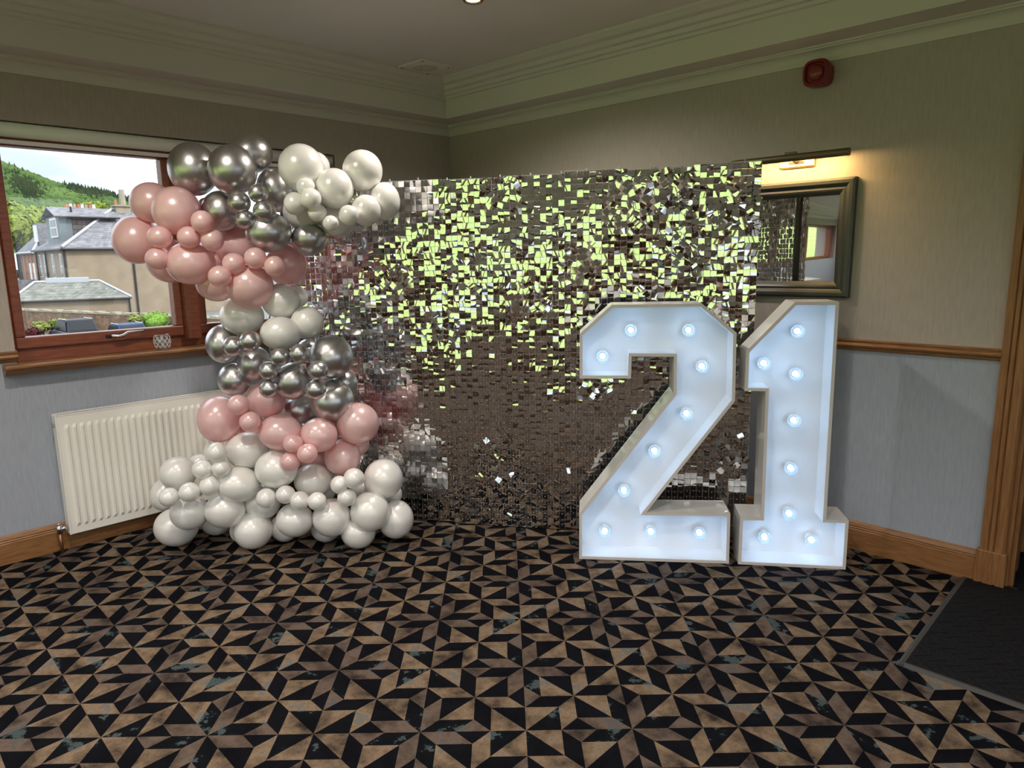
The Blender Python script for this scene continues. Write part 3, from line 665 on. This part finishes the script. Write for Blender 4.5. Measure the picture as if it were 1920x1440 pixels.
LOWER = [('c',518,146,104,120,'m'),('c',710,268,104,108,'m'),('c',587,366,102,102,'m'),('c',1183,226,134,133,'m'),('c',945,375,106,115,'f'),('c',1187,495,134,133,'m'),('c',990,548,103,88,'b'),('c',1262,386,82,84,'b'),('c',1045,185,75,70,'b'),
 ('c',582,161,64,62,'s'),('c',685,130,66,62,'s'),('c',866,226,63,58,'s'),('c',985,207,60,60,'s'),('c',797,311,60,57,'s'),('c',1101,309,63,60,'t'),('c',800,422,59,57,'s'),('c',1087,427,64,60,'t'),
 ('p',495,608,133,145,'m'),('p',785,487,120,112,'m'),('p',870,688,134,110,'f'),('p',1107,705,114,106,'f'),('p',1346,634,129,128,'m'),('p',1251,842,111,112,'m'),('p',1325,758,90,85,'b'),('p',695,660,85,80,'b'),('p',1070,850,95,85,'b'),('p',990,870,70,60,'b'),
 ('p',612,521,67,63,'s'),('p',683,623,65,62,'s'),('p',948,757,62,56,'s'),('p',1035,819,63,61,'t'),('p',928,868,63,58,'s'),
 ('w',665,800,134,114,'m'),('w',480,810,62,62,'s'),('w',435,812,32,56,'b'),('w',372,870,62,48,'b'),('w',845,914,131,117,'f'),('w',242,940,112,104,'m'),('w',392,916,64,60,'s'),('w',505,910,56,52,'s'),('w',436,1015,62,65,'s'),('w',612,1008,134,108,'f'),('w',1072,986,118,106,'m'),
 ('w',312,1057,66,61,'t'),('w',188,1088,63,59,'t'),('w',158,1070,86,100,'b'),('w',312,1180,120,108,'f'),('w',231,1270,136,118,'g'),('w',530,1168,126,108,'f'),('w',475,1235,95,85,'b'),('w',760,1112,113,113,'m'),('w',701,1290,121,115,'g'),('w',620,1290,62,72,'b'),
 ('w',783,1094,63,62,'s'),('w',902,1071,61,56,'s'),('w',988,1108,61,58,'s'),('w',1095,1112,59,56,'s'),('w',958,1226,116,104,'f'),('w',895,1272,88,88,'b'),('w',1185,1212,118,118,'f'),('w',1150,1272,95,90,'b'),('w',1420,1176,122,123,'f'),('w',1348,1300,108,102,'g'),
 ('w',1501,974,121,122,'m'),('w',1320,972,65,64,'s'),('w',1230,1010,54,55,'s'),('w',1277,1089,59,54,'s'),('w',1578,1222,110,118,'m'),('w',1552,1068,66,64,'b'),('w',1378,1025,75,72,'b'),('w',1100,1050,110,90,'b'),('w',700,930,110,90,'b')]
HF = Vector((FWD.x, FWD.y, 0)).normalized()
gar = empty('balloon_garland', (1.0, -1.85, 0)); tag(gar, 'organic balloon garland of white, pink and chrome balloons beside the window', 'balloon garland')
GI = Matrix.Translation((-1.0, 1.85, 0))
LAY = {'b': .15, 'm': 0.04, 'f': -.05, 's': -.125, 't': -.16, 'g': 0}
rb = random.Random(8)
for lst, sc, ox, oy in ((UPPER, 3.4286, 200, 240), (LOWER, 3.2722, 260, 600)):
    for (ckey, x, y, rx, ry, lay) in lst:
        px, py = ox + x/sc, oy + y/sc; rp = ry/sc
        d = ray(px, py)
        if lay == 'g':                                 # rests on the carpet
            lo_, hi_ = 2.6, 4.2
            for _ in range(40):
                md = (lo_+hi_)/2; z = (CAMP + d*md).z - rp*md/FPX*.985
                if z > 0: lo_ = md
                else: hi_ = md
            dep = md
        else:
            hdist = 3.31 + LAY[lay]
            dep = hdist / (d.dot(HF))
            if lst is LOWER:                           # keep above the carpet
                while (CAMP + d*dep).z < rp*dep/FPX*.97 and dep > 2.8: dep -= .005
        pos = CAMP + d*dep
        # a circle off the view axis is stretched outwards; undo that for the real radius
        th = math.acos(min(1, d.normalized().dot(FWD))); k = cos(th)
        rX, rY = rx/sc*dep/FPX*(.5+.5*k), ry/sc*dep/FPX
        back = d.normalized(); r_ = RIGHT - back*RIGHT.dot(back); r_.normalize(); u_ = r_.cross(back).normalized()
        if u_.z < 0: u_ = -u_
        rZ = (rX+rY)/2*1.02
        Rm = Matrix(((r_.x, u_.x, -back.x, 0), (r_.y, u_.y, -back.y, 0), (r_.z, u_.z, -back.z, 0), (0, 0, 0, 1)))
        tilt = Matrix.Rotation(rb.uniform(-.35, .35), 4, 'X') @ Matrix.Rotation(rb.uniform(-.35, .35), 4, 'Y')
        me, lab = BM[ckey]
        b = inst('balloon', me, gar, GI @ Matrix.Translation(pos) @ Rm @ Matrix.Diagonal((rX, rY, rZ, 1)) @ tilt)
        b['label'] = lab
# hidden strip tape the balloons are threaded on
pts = [at(560, 440, 3.45), at(520, 530, 3.45), at(500, 620, 3.48), at(520, 720, 3.52), at(510, 830, 3.56), at(520, 940, 3.60)]
m = MB(); m.tube(pts, .004, 6); mesh_obj('garland_tape', [GI @ Vector(p) for p in m.v], m.f, m_white, gar)

# ------------------------------------------------------------------ outside the windows
GZ = -3.5
RH = Vector((RIGHT.x, RIGHT.y, 0)).normalized()
E1 = (RH*.7071 + HF*.7071).normalized(); E2 = (RH*-.7071 + HF*.7071).normalized()
m_asph = pmat('asphalt', (.10, .10, .10), .9, noise=(2, (.14, .14, .135), .3, .7))
m_grass = pmat('sunlit_grass', (.29, .39, .11), .9, noise=(.5, (.38, .48, .16), .35, .65), spec=.1)
m_leaf = pmat('spring_leaves', (.12, .17, .022), .8, noise=(.9, (.22, .26, .045), .35, .65), spec=.1)
m_hedge = pmat('hedge_leaves', (.08, .17, .02), .7, noise=(9, (.20, .32, .04), .4, .6), bump=(14, 1, .1), spec=.15)
m_shrub = pmat('shrub_leaves', (.10, .12, .03), .8, noise=(7, (.28, .30, .09), .4, .62), bump=(14, 1, .1), spec=.1)
m_maroon = pmat('maroon_leaves', (.05, .012, .014), .8, noise=(7, (.10, .03, .03), .4, .6), spec=.1)
m_wood1 = pmat('broadleaf_wood', (.046, .078, .024), .9, noise=(.02, (.085, .128, .038), .35, .65), spec=.05)  # greens greyed to carry the distance haze in the colour
m_wood2 = pmat('conifer_wood', (.026, .038, .020), .9, noise=(.02, (.045, .06, .028), .35, .65), spec=.05)  # conifer greens hold the same painted-in haze
m_render = pmat('tan_render', (.25, .195, .138), .9, noise=(.9, (.31, .245, .178), .3, .7), spec=.1)
m_render2 = pmat('cream_stone', (.34, .30, .23), .9, noise=(2, (.27, .23, .17), .3, .7), spec=.1)
def brick_mat(name, c1, c2, cm, scale, rw=.5, rh=.25, mort=.02):
    m = bpy.data.materials.new(name); m.use_nodes = True; nt = m.node_tree; b = nt.nodes['Principled BSDF']
    b.inputs['Roughness'].default_value = .85; b.inputs['Specular IOR Level'].default_value = .2
    tc = nt.nodes.new('ShaderNodeTexCoord'); bk = nt.nodes.new('ShaderNodeTexBrick')
    sp_ = nt.nodes.new('ShaderNodeSeparateXYZ'); cb = nt.nodes.new('ShaderNodeCombineXYZ'); ad = nt.nodes.new('ShaderNodeMath'); ad.operation = 'ADD'
    nt.links.new(tc.outputs['Object'], sp_.inputs[0]); nt.links.new(sp_.outputs[0], ad.inputs[0]); nt.links.new(sp_.outputs[1], ad.inputs[1])
    nt.links.new(ad.outputs[0], cb.inputs[0]); nt.links.new(sp_.outputs[2], cb.inputs[1]); nt.links.new(cb.outputs[0], bk.inputs['Vector'])
    bk.inputs['Color1'].default_value = (*c1, 1); bk.inputs['Color2'].default_value = (*c2, 1); bk.inputs['Mortar'].default_value = (*cm, 1)
    bk.inputs['Scale'].default_value = scale; bk.inputs['Brick Width'].default_value = rw; bk.inputs['Row Height'].default_value = rh; bk.inputs['Mortar Size'].default_value = mort
    n = nt.nodes.new('ShaderNodeTexNoise'); n.inputs['Scale'].default_value = 1.7; n.inputs['Detail'].default_value = 5
    mx = nt.nodes.new('ShaderNodeMix'); mx.data_type = 'RGBA'; mx.blend_type = 'OVERLAY'; mx.inputs[0].default_value = .7
    nt.links.new(tc.outputs['Object'], n.inputs['Vector']); nt.links.new(bk.outputs[0], mx.inputs[6]); nt.links.new(n.outputs['Fac'], mx.inputs[7])
    nt.links.new(mx.outputs[2], b.inputs['Base Color']); return m
m_slate = brick_mat('slate', (.135, .13, .145), (.20, .19, .205), (.085, .085, .09), 2.0, .6, .4, .02)
m_slate2 = brick_mat('mossy_slate', (.125, .125, .11), (.185, .18, .155), (.07, .07, .065), 2.0, .6, .4, .02)
m_rubble = brick_mat('rubble_stone', (.27, .14, .075), (.13, .092, .063), (.17, .135, .10), 2.2, .7, .35, .03)
m_redstone = brick_mat('red_stone', (.26, .10, .055), (.15, .13, .105), (.17, .15, .12), 1.6, .7, .5, .03)
m_cheek = brick_mat('slate_cheek', (.10, .095, .10), (.17, .15, .145), (.05, .05, .05), 1.0, .8, .45, .03)
m_lead = pmat('lead_flashing', (.36, .38, .41), .5)
m_gutter = pmat('gutter_black', (.02, .02, .022), .5)
m_sash = pmat('white_sash', (.6, .6, .58), .4)
m_wglass = pmat('house_glass', (.05, .055, .06), .08)
m_dorm = pmat('dormer_board', (.13, .16, .17), .6)
m_terra = pmat('terracotta', (.35, .14, .07), .8)

struct(MB().box((-900, -60, GZ-.1), (-.5, 900, GZ)).build('ground_street', m_asph), 'grey asphalt car park below the window', 'ground')
struct(MB().box((6.8, -60, -1.3), (300, 120, -1.2)).build('ground_terrace', m_asph), 'pale paved terrace beyond the right-hand windows', 'ground')
# grassy bank behind the back wall and beyond the second window
v = []; f = []
NXG, NYG = 30, 12
for i in range(NXG+1):
    for j in range(NYG+1):
        a = radians(205 + 120*i/NXG); R = 9.5 + 30*j/NYG
        z = -1.0 + 6.2*max(0, (R-9.5)/30)**.8 + .35*sin(i*1.7)*cos(j*2.1)
        v.append((3 + R*cos(a), -3.4 + R*sin(a)*1.05, z))
for i in range(NXG):
    for j in range(NYG): f.append((i*(NYG+1)+j, (i+1)*(NYG+1)+j, (i+1)*(NYG+1)+j+1, i*(NYG+1)+j+1))
struct(mesh_obj('ground_bank', v, f, m_grass, None, True), 'bright green grass bank behind the building, mirrored in the sequins', 'ground')

# main house: local frame u along E1, v along E2
def frame_at(px, dep, zb=GZ):
    p = at(px, 500, dep); return Vector((p.x, p.y, 0))
class HB(MB):
    def __init__(s, org, a=E1, b=E2): super().__init__(); s.o = org; s.a = a; s.b = b
    def P(s, u, v, z): return s.o + s.a*u + s.b*v + UP*z
    def hbox(s, u0, v0, z0, u1, v1, z1): return s.obox(s.P(u0, v0, z0), s.a*(u1-u0), s.b*(v1-v0), UP*(z1-z0))
    def poly(s, pts, th=.08):
        q = [s.P(*p) for p in pts]; return s.prism([p - UP*th for p in q], UP*th)
    def bar(s, p, q, r=.09): return s.tube([s.P(*p), s.P(*q)], r, 6)
C0 = frame_at(127, 62)
h1 = empty('house', (C0.x, C0.y, GZ)); tag(h1, 'tan rendered house with hipped slate roof and dormer outside the window', 'house')
def part(hb, name, mat, parent):
    off = parent.matrix_world.translation if False else Vector(parent.location)
    if parent.parent: off = off + Vector(parent.parent.location)
    return mesh_obj(name, [Vector(p) - off for p in hb.v], hb.f, mat, parent)
ZE, ZR = 2.84, 6.65
wl = part(HB(C0).hbox(0, 0, GZ, 14, 11, ZE), 'wall', m_render, h1)
o_ = .35
A_, B_, C_, D_ = (-o_, -o_, ZE), (14.3, -o_, ZE), (14.3, 11.3, ZE), (-o_, 11.3, ZE); R1_, R2_ = (5.7, 5.5, ZR), (9, 5.5, ZR)
for pts in ([A_, B_, R2_, R1_], [D_, A_, R1_], [C_, D_, R1_, R2_], [B_, C_, R2_]): part(HB(C0).poly(pts, .12), 'roof_slope', m_slate, h1)
part(HB(C0).bar((-o_, -o_, ZE+.08), (5.7, 5.5, ZR+.08), .13), 'hip_flashing', m_lead, h1)
part(HB(C0).bar((5.7, 5.5, ZR+.05), (9, 5.5, ZR+.05), .12), 'ridge_flashing', m_lead, h1)
part(HB(C0).bar((-o_, -o_, ZE-.1), (14.3, -o_, ZE-.1), .13), 'gutter', m_gutter, h1)
part(HB(C0).bar((-o_, -o_, ZE-.1), (-o_, 11.3, ZE-.1), .11), 'gutter', m_gutter, h1)
for u, v_ in ((5.4, -.12), (-.15, 6.9), (-.15, .12), (-.15, 10.7)): part(HB(C0).bar((u, v_, ZE-.2), (u, v_, GZ), .09), 'downpipe', m_gutter, h1)
for k, (v0, wd_, mt_) in enumerate(((1.5, .8, m_sash), (4.4, .8, m_sash), (7.5, .8, m_sash), (9.4, .8, m_sash))):
    wf = part(HB(C0).hbox(-.06, v0, .2, .02, v0+wd_, 2.35), 'window', mt_, h1)
    hb = HB(C0).hbox(-.08, v0+.07, .28, -.05, v0+wd_-.07, 1.2); hb.hbox(-.08, v0+.07, 1.3, -.05, v0+wd_-.07, 2.27)
    mesh_obj('pane', [Vector(p) - Vector(h1.location) for p in hb.v], hb.f, m_wglass, wf)
# dormer
dm = part(HB(C0).hbox(.7, 3.7, 3.2, 5.3, 8.3, 5.8), 'dormer', m_cheek, h1)
part(HB(C0).hbox(.6, 3.62, 3.3, 1.6, 3.7, 5.8), 'dormer_corner', m_dorm, h1)
part(HB(C0).hbox(.56, 3.6, 3.3, .7, 8.4, 5.8), 'dormer_front', m_dorm, h1)
part(HB(C0).poly([(.2, 3.2, 5.75), (5.6, 3.2, 5.75), (5.6, 6.0, 6.75), (.2, 6.0, 6.75)], .12), 'dormer_roof', m_slate, h1)
part(HB(C0).poly([(.2, 8.8, 5.75), (.2, 6.0, 6.75), (5.6, 6.0, 6.75), (5.6, 8.8, 5.75)], .12), 'dormer_roof', m_slate, h1)
part(HB(C0).bar((.2, 3.2, 5.72), (5.6, 3.2, 5.72), .1), 'gutter', m_gutter, h1)
wf = part(HB(C0).hbox(.46, 4.2, 3.9, .58, 6.6, 5.65), 'window', m_sash, h1)
hb = HB(C0).hbox(.43, 4.5, 4.05, .47, 6.3, 4.75); hb.hbox(.43, 4.5, 4.9, .47, 6.3, 5.5)
mesh_obj('pane', [Vector(p) - Vector(h1.location) for p in hb.v], hb.f, m_wglass, wf)
part(HB(C0).bar((1.9, 4.6, 6.1), (1.9, 4.6, 6.75), .1), 'vent_pipe', m_gutter, h1)
# chimney on the ridge
ck = part(HB(C0).hbox(5.9, 5.0, 5.0, 7.2, 6.1, 6.95), 'chimney', m_render2, h1)
part(HB(C0).hbox(5.75, 4.85, 6.95, 7.35, 6.25, 7.1), 'chimney_cap', m_render2, h1)
for u, r, h in ((6.05, .12, .55), (6.7, .28, 1.5)):
    q = HB(C0).P(u, 5.5, 7.1); part(HB(C0).tube([q, q+UP*(h*.75), q+UP*h], [r*1.15, r, r*.9], 8), 'chimney_pot', m_terra if r < .2 else m_render2, h1)
# stone house further back on the left
C1 = frame_at(70, 80)
h2 = empty('house', (C1.x, C1.y, GZ)); tag(h2, 'rubble stone house with red quoins left of the tan house', 'house')
part(HB(C1).hbox(0, 0, GZ, 9, 8, 2.9), 'wall', m_redstone, h2)
for pts in ([(-.3,-.3,2.9),(9.3,-.3,2.9),(9.3,4,6.2),(2.5,4,6.2)], [(-.3,8.3,2.9),(-.3,-.3,2.9),(2.5,4,6.2)], [(9.3,8.3,2.9),(-.3,8.3,2.9),(2.5,4,6.2),(9.3,4,6.2)]): part(HB(C1).poly(pts, .12), 'roof_slope', m_slate, h2)
part(HB(C1).bar((-.3,-.3,2.98), (2.5,4,6.28), .13), 'hip_flashing', m_lead, h2)
part(HB(C1).bar((-.3,-.3,2.8), (-.3,8.3,2.8), .12), 'gutter', m_lead, h2)
part(HB(C1).hbox(.6, .3, 3.4, 3.0, 2.4, 6.1), 'dormer', m_slate, h2)
wf = part(HB(C1).hbox(.5, .5, 4.0, .6, 2.2, 5.9), 'window', m_sash, h2)
for k in range(4):
    part(HB(C1).hbox(-.05, .3+k*1.9, -1.2, .03, .75+k*1.9, 2.6), 'quoin', m_terra, h2)
for k in range(2):
    wf = part(HB(C1).hbox(-.06, 1.0+k*1.9, -.6, .02, 1.9+k*1.9, 1.6), 'window', m_sash, h2)
part(HB(C1).hbox(-4, 1, GZ, -.1, 5, -.3), 'lean_to', m_slate, h2)
# house behind with a long chimney stack
C2 = frame_at(140, 96)
h3 = empty('house', (C2.x, C2.y, GZ)); tag(h3, 'house behind the dormer with a row of chimney pots', 'house')
part(HB(C2).hbox(0, 0, GZ, 12, 7, 5.2), 'wall', m_render2, h3)
for pts in ([(-.3,-.3,5.2),(12.3,-.3,5.2),(12.3,3.5,7.2),(-.3,3.5,7.2)], [(12.3,7.3,5.2),(-.3,7.3,5.2),(-.3,3.5,7.2),(12.3,3.5,7.2)]): part(HB(C2).poly(pts, .1), 'roof_slope', m_slate, h3)
part(HB(C2).hbox(.5, 2.9, 6.4, 4.4, 4.1, 9.0), 'chimney', m_render2, h3)
for k in range(8):
    q = HB(C2).P(.75+k*.48, 3.5, 9.0); part(HB(C2).tube([q, q+UP*.75, q+UP*.8], [.26, .21, .26], 8), 'chimney_pot', (m_terra, m_sash, m_render2)[k % 3], h3)
# low extension with hipped slate roof
L3, R3 = frame_at(14, 52.9), frame_at(235, 56.9)
ea = (R3-L3).normalized(); eb = Vector((-ea.y, ea.x, 0)); lw = (R3-L3).length
h4 = empty('outbuilding', (L3.x, L3.y, GZ)); tag(h4, 'low tan outbuilding with mossy hipped slate roof in front of the tan house', 'outbuilding')
part(HB(L3, ea, eb).hbox(0, 0, GZ, lw, 5, -1.3), 'wall', m_render, h4)
for pts in ([(-.2,-.25,-1.3),(lw+.2,-.25,-1.3),(lw-1.9,2.5,.0),(1.4,2.5,.0)], [(lw+.2,-.25,-1.3),(lw+.2,5.2,-1.3),(lw-1.9,2.5,0)], [(-.2,5.2,-1.3),(-.2,-.25,-1.3),(1.4,2.5,0)], [(lw+.2,5.2,-1.3),(-.2,5.2,-1.3),(1.4,2.5,0),(lw-1.9,2.5,0)]):
    part(HB(L3, ea, eb).poly(pts, .1), 'roof_slope', m_slate2, h4)
part(HB(L3, ea, eb).bar((1.4,2.5,.05), (lw-1.9,2.5,.05), .11), 'ridge_flashing', m_lead, h4)
part(HB(L3, ea, eb).bar((lw-1.9,2.5,.04), (lw+.2,-.25,-1.27), .09), 'hip_flashing', m_lead, h4)
part(HB(L3, ea, eb).bar((1.4,2.5,.04), (-.2,-.25,-1.27), .09), 'hip_flashing', m_lead, h4)
part(HB(L3, ea, eb).bar((-.2,-.28,-1.38), (lw+.2,-.28,-1.38), .07), 'gutter', m_gutter, h4)
part(HB(L3, ea, eb).bar((lw+.02,-.1,-1.4), (lw+.02,-.1,GZ), .07), 'downpipe', m_gutter, h4)
part(HB(L3, ea, eb).hbox(2.2, 2.4, -.1, 5.2, 4.2, .32), 'rooflight', m_lead, h4)
# garden wall
L4, R4_ = frame_at(10, 52), frame_at(450, 40)
wa = (R4_-L4).normalized(); wb = Vector((-wa.y, wa.x, 0)); gl = (R4_-L4).length
gw = empty('garden_wall', (L4.x, L4.y, GZ)); tag(gw, 'rubble stone garden wall behind the parked cars', 'garden wall')
part(HB(L4, wa, wb).hbox(0, 0, GZ, gl, .4, -1.95), 'wall_body', m_rubble, gw)
for k in range(int(gl/.62)):
    part(HB(L4, wa, wb).hbox(k*.62+.01, -.05, -1.95, k*.62+.60, .45, -1.82 + .05*sin(k*2.3)), 'coping_stone', m_render2, gw)
# shrubs, hedge, trees
def blob(name, px, py, dep, rx, rz, mat, label, cat, group=None, seed=0, dense=420, leaf=.09):
    c = at(px, py, dep); rr = random.Random(seed); v = []; f = []
    lumps = [(Vector((rr.uniform(-.55,.55)*rx, rr.uniform(-.4,.4)*rx, rr.uniform(-.35,.5)*rz)), rr.uniform(.4,.62)) for _ in range(7)]
    for k in range(dense):
        lc, ls = lumps[k % 7]; d = Vector((rr.gauss(0,1), rr.gauss(0,1), rr.gauss(0,1))).normalized()
        p = lc + Vector((d.x*rx*ls, d.y*rx*ls, d.z*rz*ls)) * rr.uniform(.85, 1.05)
        t = Vector((rr.gauss(0,1), rr.gauss(0,1), rr.gauss(0,1))).normalized(); s = d.cross(t).normalized(); t = (s.cross(d) + d*.4).normalized()
        q = leaf * rr.uniform(.6, 1.4); b = len(v); v += [p - s*q, p - t*q*.8, p + s*q, p + t*q*1.6]; f.append((b, b+1, b+2, b+3))
    bm = bmesh.new()
    for lc, ls in lumps:
        bmesh.ops.create_icosphere(bm, subdivisions=2, radius=1, matrix=Matrix.Translation(lc) @ Matrix.Diagonal((rx*ls*.93, rx*ls*.93, rz*ls*.93, 1)))
    me = bpy.data.meshes.new('t'); bm.to_mesh(me); bm.free()
    r = empty(name, c); tag(r, label, cat, group)
    mesh_obj('foliage', [p.co for p in me.vertices], [tuple(p.vertices) for p in me.polygons], mat, r, True)
    lv = mesh_obj('leaves', v, f, mat, r); lv['kind'] = 'stuff'
    m = MB(); m.tube([(0,0,GZ-c.z), (0,0,0)], max(.04, rx*.08), 7); m.build('stem', m_gutter, r)
    return r
blob('hedge', 298, 606, 42, .92, .75, m_hedge, 'bright green leafy hedge beside the blue car', 'hedge', seed=1, dense=900, leaf=.05)
blob('shrub', 331, 611, 42, .45, .55, pmat('dark_shrub', (.07,.12,.04), .8), 'dark green shrub at the right of the bright hedge', 'shrub', seed=2)
blob('shrub', 262, 603, 44, .75, .5, m_shrub, 'pale yellow-green shrub left of the bright hedge', 'shrub', seed=3)
blob('shrub', 80, 616, 44, .7, .45, m_shrub, 'straggly olive shrub left of the dark car', 'shrub', seed=4)
blob('shrub', 60, 628, 40, .55, .45, m_maroon, 'dark maroon shrub in the lower left window corner', 'shrub', seed=5)
blob('shrub', 99, 610, 48, .4, .5, m_shrub, 'small olive shrub growing against the garden wall', 'shrub', seed=6)
blob('shrub', 117, 606, 47, .4, .4, m_leaf, 'small yellow-green shrub above the dark car roof', 'shrub', seed=7)
for k, (px, py, dep, rx, rz) in enumerate(((28, 432, 112, 4.2, 3.6), (52, 425, 126, 4.8, 3.4), (76, 418, 140, 4.6, 3.2), (170, 398, 150, 3.6, 2.4), (10, 415, 104, 3.4, 3.2))):
    blob('tree', px, py, dep, rx, rz, m_leaf, ('yellow-green tree left of the stone house roof','yellow-green tree behind the stone house roof','yellow-green tree between the stone house and the dormer','yellow-green tree top behind the chimney pots','yellow-green tree at the left edge of the window')[k], 'tree', 'trees behind the houses', seed=20+k, dense=1500, leaf=.35)
# cars
def car(px, py, dep, hd, col, L_, W_, H_, label, dark=False):
    """hd: heading of the nose, degrees right of the view axis; the tail is towards the viewer"""
    p = at(px, py, dep); d = (RH*sin(radians(hd)) + HF*cos(radians(hd))).normalized(); s = Vector((d.y, -d.x, 0))
    root = empty('car', (p.x, p.y, GZ), math.atan2(d.y, d.x)); tag(root, label, 'car')
    mat = pmat('car_paint', col, .4, coat=.05, spec=.2); gl = pmat('car_glass', (.012, .014, .017), .2, spec=.25); tr = pmat('tail_light', (.35, .02, .03), .3)
    # local x forward, y left
    h = W_/2; zb = H_*.58
    def loftx(secs, name, mt, par):
        v = []; f = []; n = len(secs[0])
        for q in secs: v += q
        for i in range(len(secs)-1):
            for k in range(n): f.append((i*n+k, i*n+(k+1) % n, (i+1)*n+(k+1) % n, (i+1)*n+k))
        f.append(tuple(range(n))[::-1]); f.append(tuple((len(secs)-1)*n+k for k in range(n)))
        o = mesh_obj(name, v, f, mt, par); bevel(o, .06, 3); return o
    def sec(x, w, z0, z1): return [(x, -w, z0), (x, w, z0), (x, w*1.02, (z0+z1)/2), (x, w*.93, z1), (x, -w*.93, z1), (x, -w*1.02, (z0+z1)/2)]
    body = loftx([sec(0, h*.93, .35, zb-.08), sec(.25, h, .25, zb), sec(L_*.72, h, .25, zb), sec(L_*.95, h*.92, .3, zb*.82), sec(L_, h*.8, .35, zb*.7)], 'body', mat, root)
    loftx([sec(.12, h*.88, zb-.05, zb+.02), sec(.55, h*.80, zb-.05, H_-.02), sec(L_*.30, h*.82, zb-.05, H_), sec(L_*.55, h*.80, zb-.05, H_-.05), sec(L_*.74, h*.84, zb-.05, zb+.03)], 'cabin', mat, root)
    # glass
    m = MB(); m.prism([(.16, -h*.74, zb+.06), (.16, h*.74, zb+.06), (.50, h*.66, H_-.12), (.50, -h*.66, H_-.12)], (-.03, 0, .02)); m.build('rear_window', gl, root)
    for sg in (-1, 1):
        m = MB(); m.prism([(.45, sg*h*.86, zb+.06), (L_*.66, sg*h*.86, zb+.06), (L_*.54, sg*h*.80, H_-.12), (.70, sg*h*.80, H_-.12)], (0, sg*.03, 0)); m.build('side_window', gl, root)
        m = MB(); m.box((-.02, sg*h*.62, zb-.25), (.1, sg*h*.97, zb-.06)); m.build('tail_light', tr, root)
        m = MB(); m.box((L_*.60, sg*h*1.0, zb+.02), (L_*.64, sg*h*1.16, zb+.18)); m.build('wing_mirror', mat, root)
        for x in (L_*.18, L_*.80):
            m = MB(); m.tube([(x, sg*(h-.2), .32), (x, sg*(h+.01), .32)], .32, 18); m.build('wheel', m_gutter, root)
        m = MB(); m.tube([(.6, sg*h*.74, H_), (L_*.5, sg*h*.74, H_)], .025, 6); m.build('roof_rail', m_steel, root)
    m = MB(); m.box((-.025, -.26, zb-.36), (.0, .26, zb-.25)); m.build('number_plate', m_sash, root)
    m = MB(); m.box((-.04, -h*.9, .32), (.12, h*.9, .52)); m.build('bumper', m_gutter, root)
    return root
car(158, 620, 41.5, -47, (.010, .013, .022), 4.4, 1.85, 1.66, 'dark blue-grey estate car seen from behind by the wall')
car(252, 618, 39.5, -44, (.010, .026, .085), 3.9, 1.75, 1.52, 'blue hatchback parked to the right of the dark car')
car(412, 612, 37, -40, (.55, .56, .57), 4.0, 1.75, 1.5, 'white car glimpsed through the second window pane')
# wooded hill
RIDGE = [(-200, 268), (0, 302), (50, 321), (100, 340), (150, 351), (200, 360), (240, 372), (330, 384), (600, 400)]
def ridge(px):
    for (a, b), (c, d) in zip(RIDGE, RIDGE[1:]):
        if a <= px <= c: return b + (d-b)*(px-a)/(c-a)
    return 400
hl_ = empty('wooded_hill', at(150, 470, 260)); tag(hl_, 'steep wooded hillside of spring-green trees behind the houses', 'hill', kind='stuff')
HO = Vector(hl_.location); v = []; f = []; NXh, NYh = 40, 12
def hillp(px, t): return at(px, 475 + (ridge(px)+5-475)*t, 260 + 520*t)
for i in range(NXh+1):
    for j in range(NYh+1): v.append(hillp(-200 + 700*i/NXh, j/NYh) - HO)
for i in range(NXh):
    for j in range(NYh): f.append((i*(NYh+1)+j, (i+1)*(NYh+1)+j, (i+1)*(NYh+1)+j+1, i*(NYh+1)+j+1))
mesh_obj('hillside', v, f, m_wood1, hl_, True)['kind'] = 'stuff'
bm = bmesh.new(); bmesh.ops.create_icosphere(bm, subdivisions=1, radius=1); ico_v = [p.co.copy() for p in bm.verts]; ico_f = [tuple(q.index for q in p.verts) for p in bm.faces]; bm.free()
rt = random.Random(3); A1 = MB(); A2 = MB()
for k in range(11000):
    px = rt.uniform(-120, 420); t = rt.random()**.8
    if rt.random() < .12: t = rt.uniform(.96, 1.0)
    p = hillp(px, t) - HO; sc_ = (1.2 + 1.3*t)*rt.uniform(.7, 1.3)
    con = (sin(px*.045 + t*7) + sin(t*11 - px*.02) + rt.gauss(0, .5)) > .95 or (px > 130 and t > .93 and rt.random() < .8)
    if con:
        n = 6; hgt = sc_*2.6; b = [(p + Vector((cos(2*pi*q/n)*sc_*.75, sin(2*pi*q/n)*sc_*.75, -sc_*.4))) for q in range(n)] + [p + Vector((0, 0, hgt))]
        A2.add(b, [(q, (q+1) % n, n) for q in range(n)])
    else: A1.add([p + Vector((q.x*sc_, q.y*sc_, q.z*sc_*1.15 + sc_*.4)) + Vector((rt.gauss(0,.14), rt.gauss(0,.14), rt.gauss(0,.14)))*sc_ for q in ico_v], ico_f)
A1.build('broadleaf_trees', m_wood1, hl_, True)['kind'] = 'stuff'
A2.build('conifers', m_wood2, hl_)['kind'] = 'stuff'
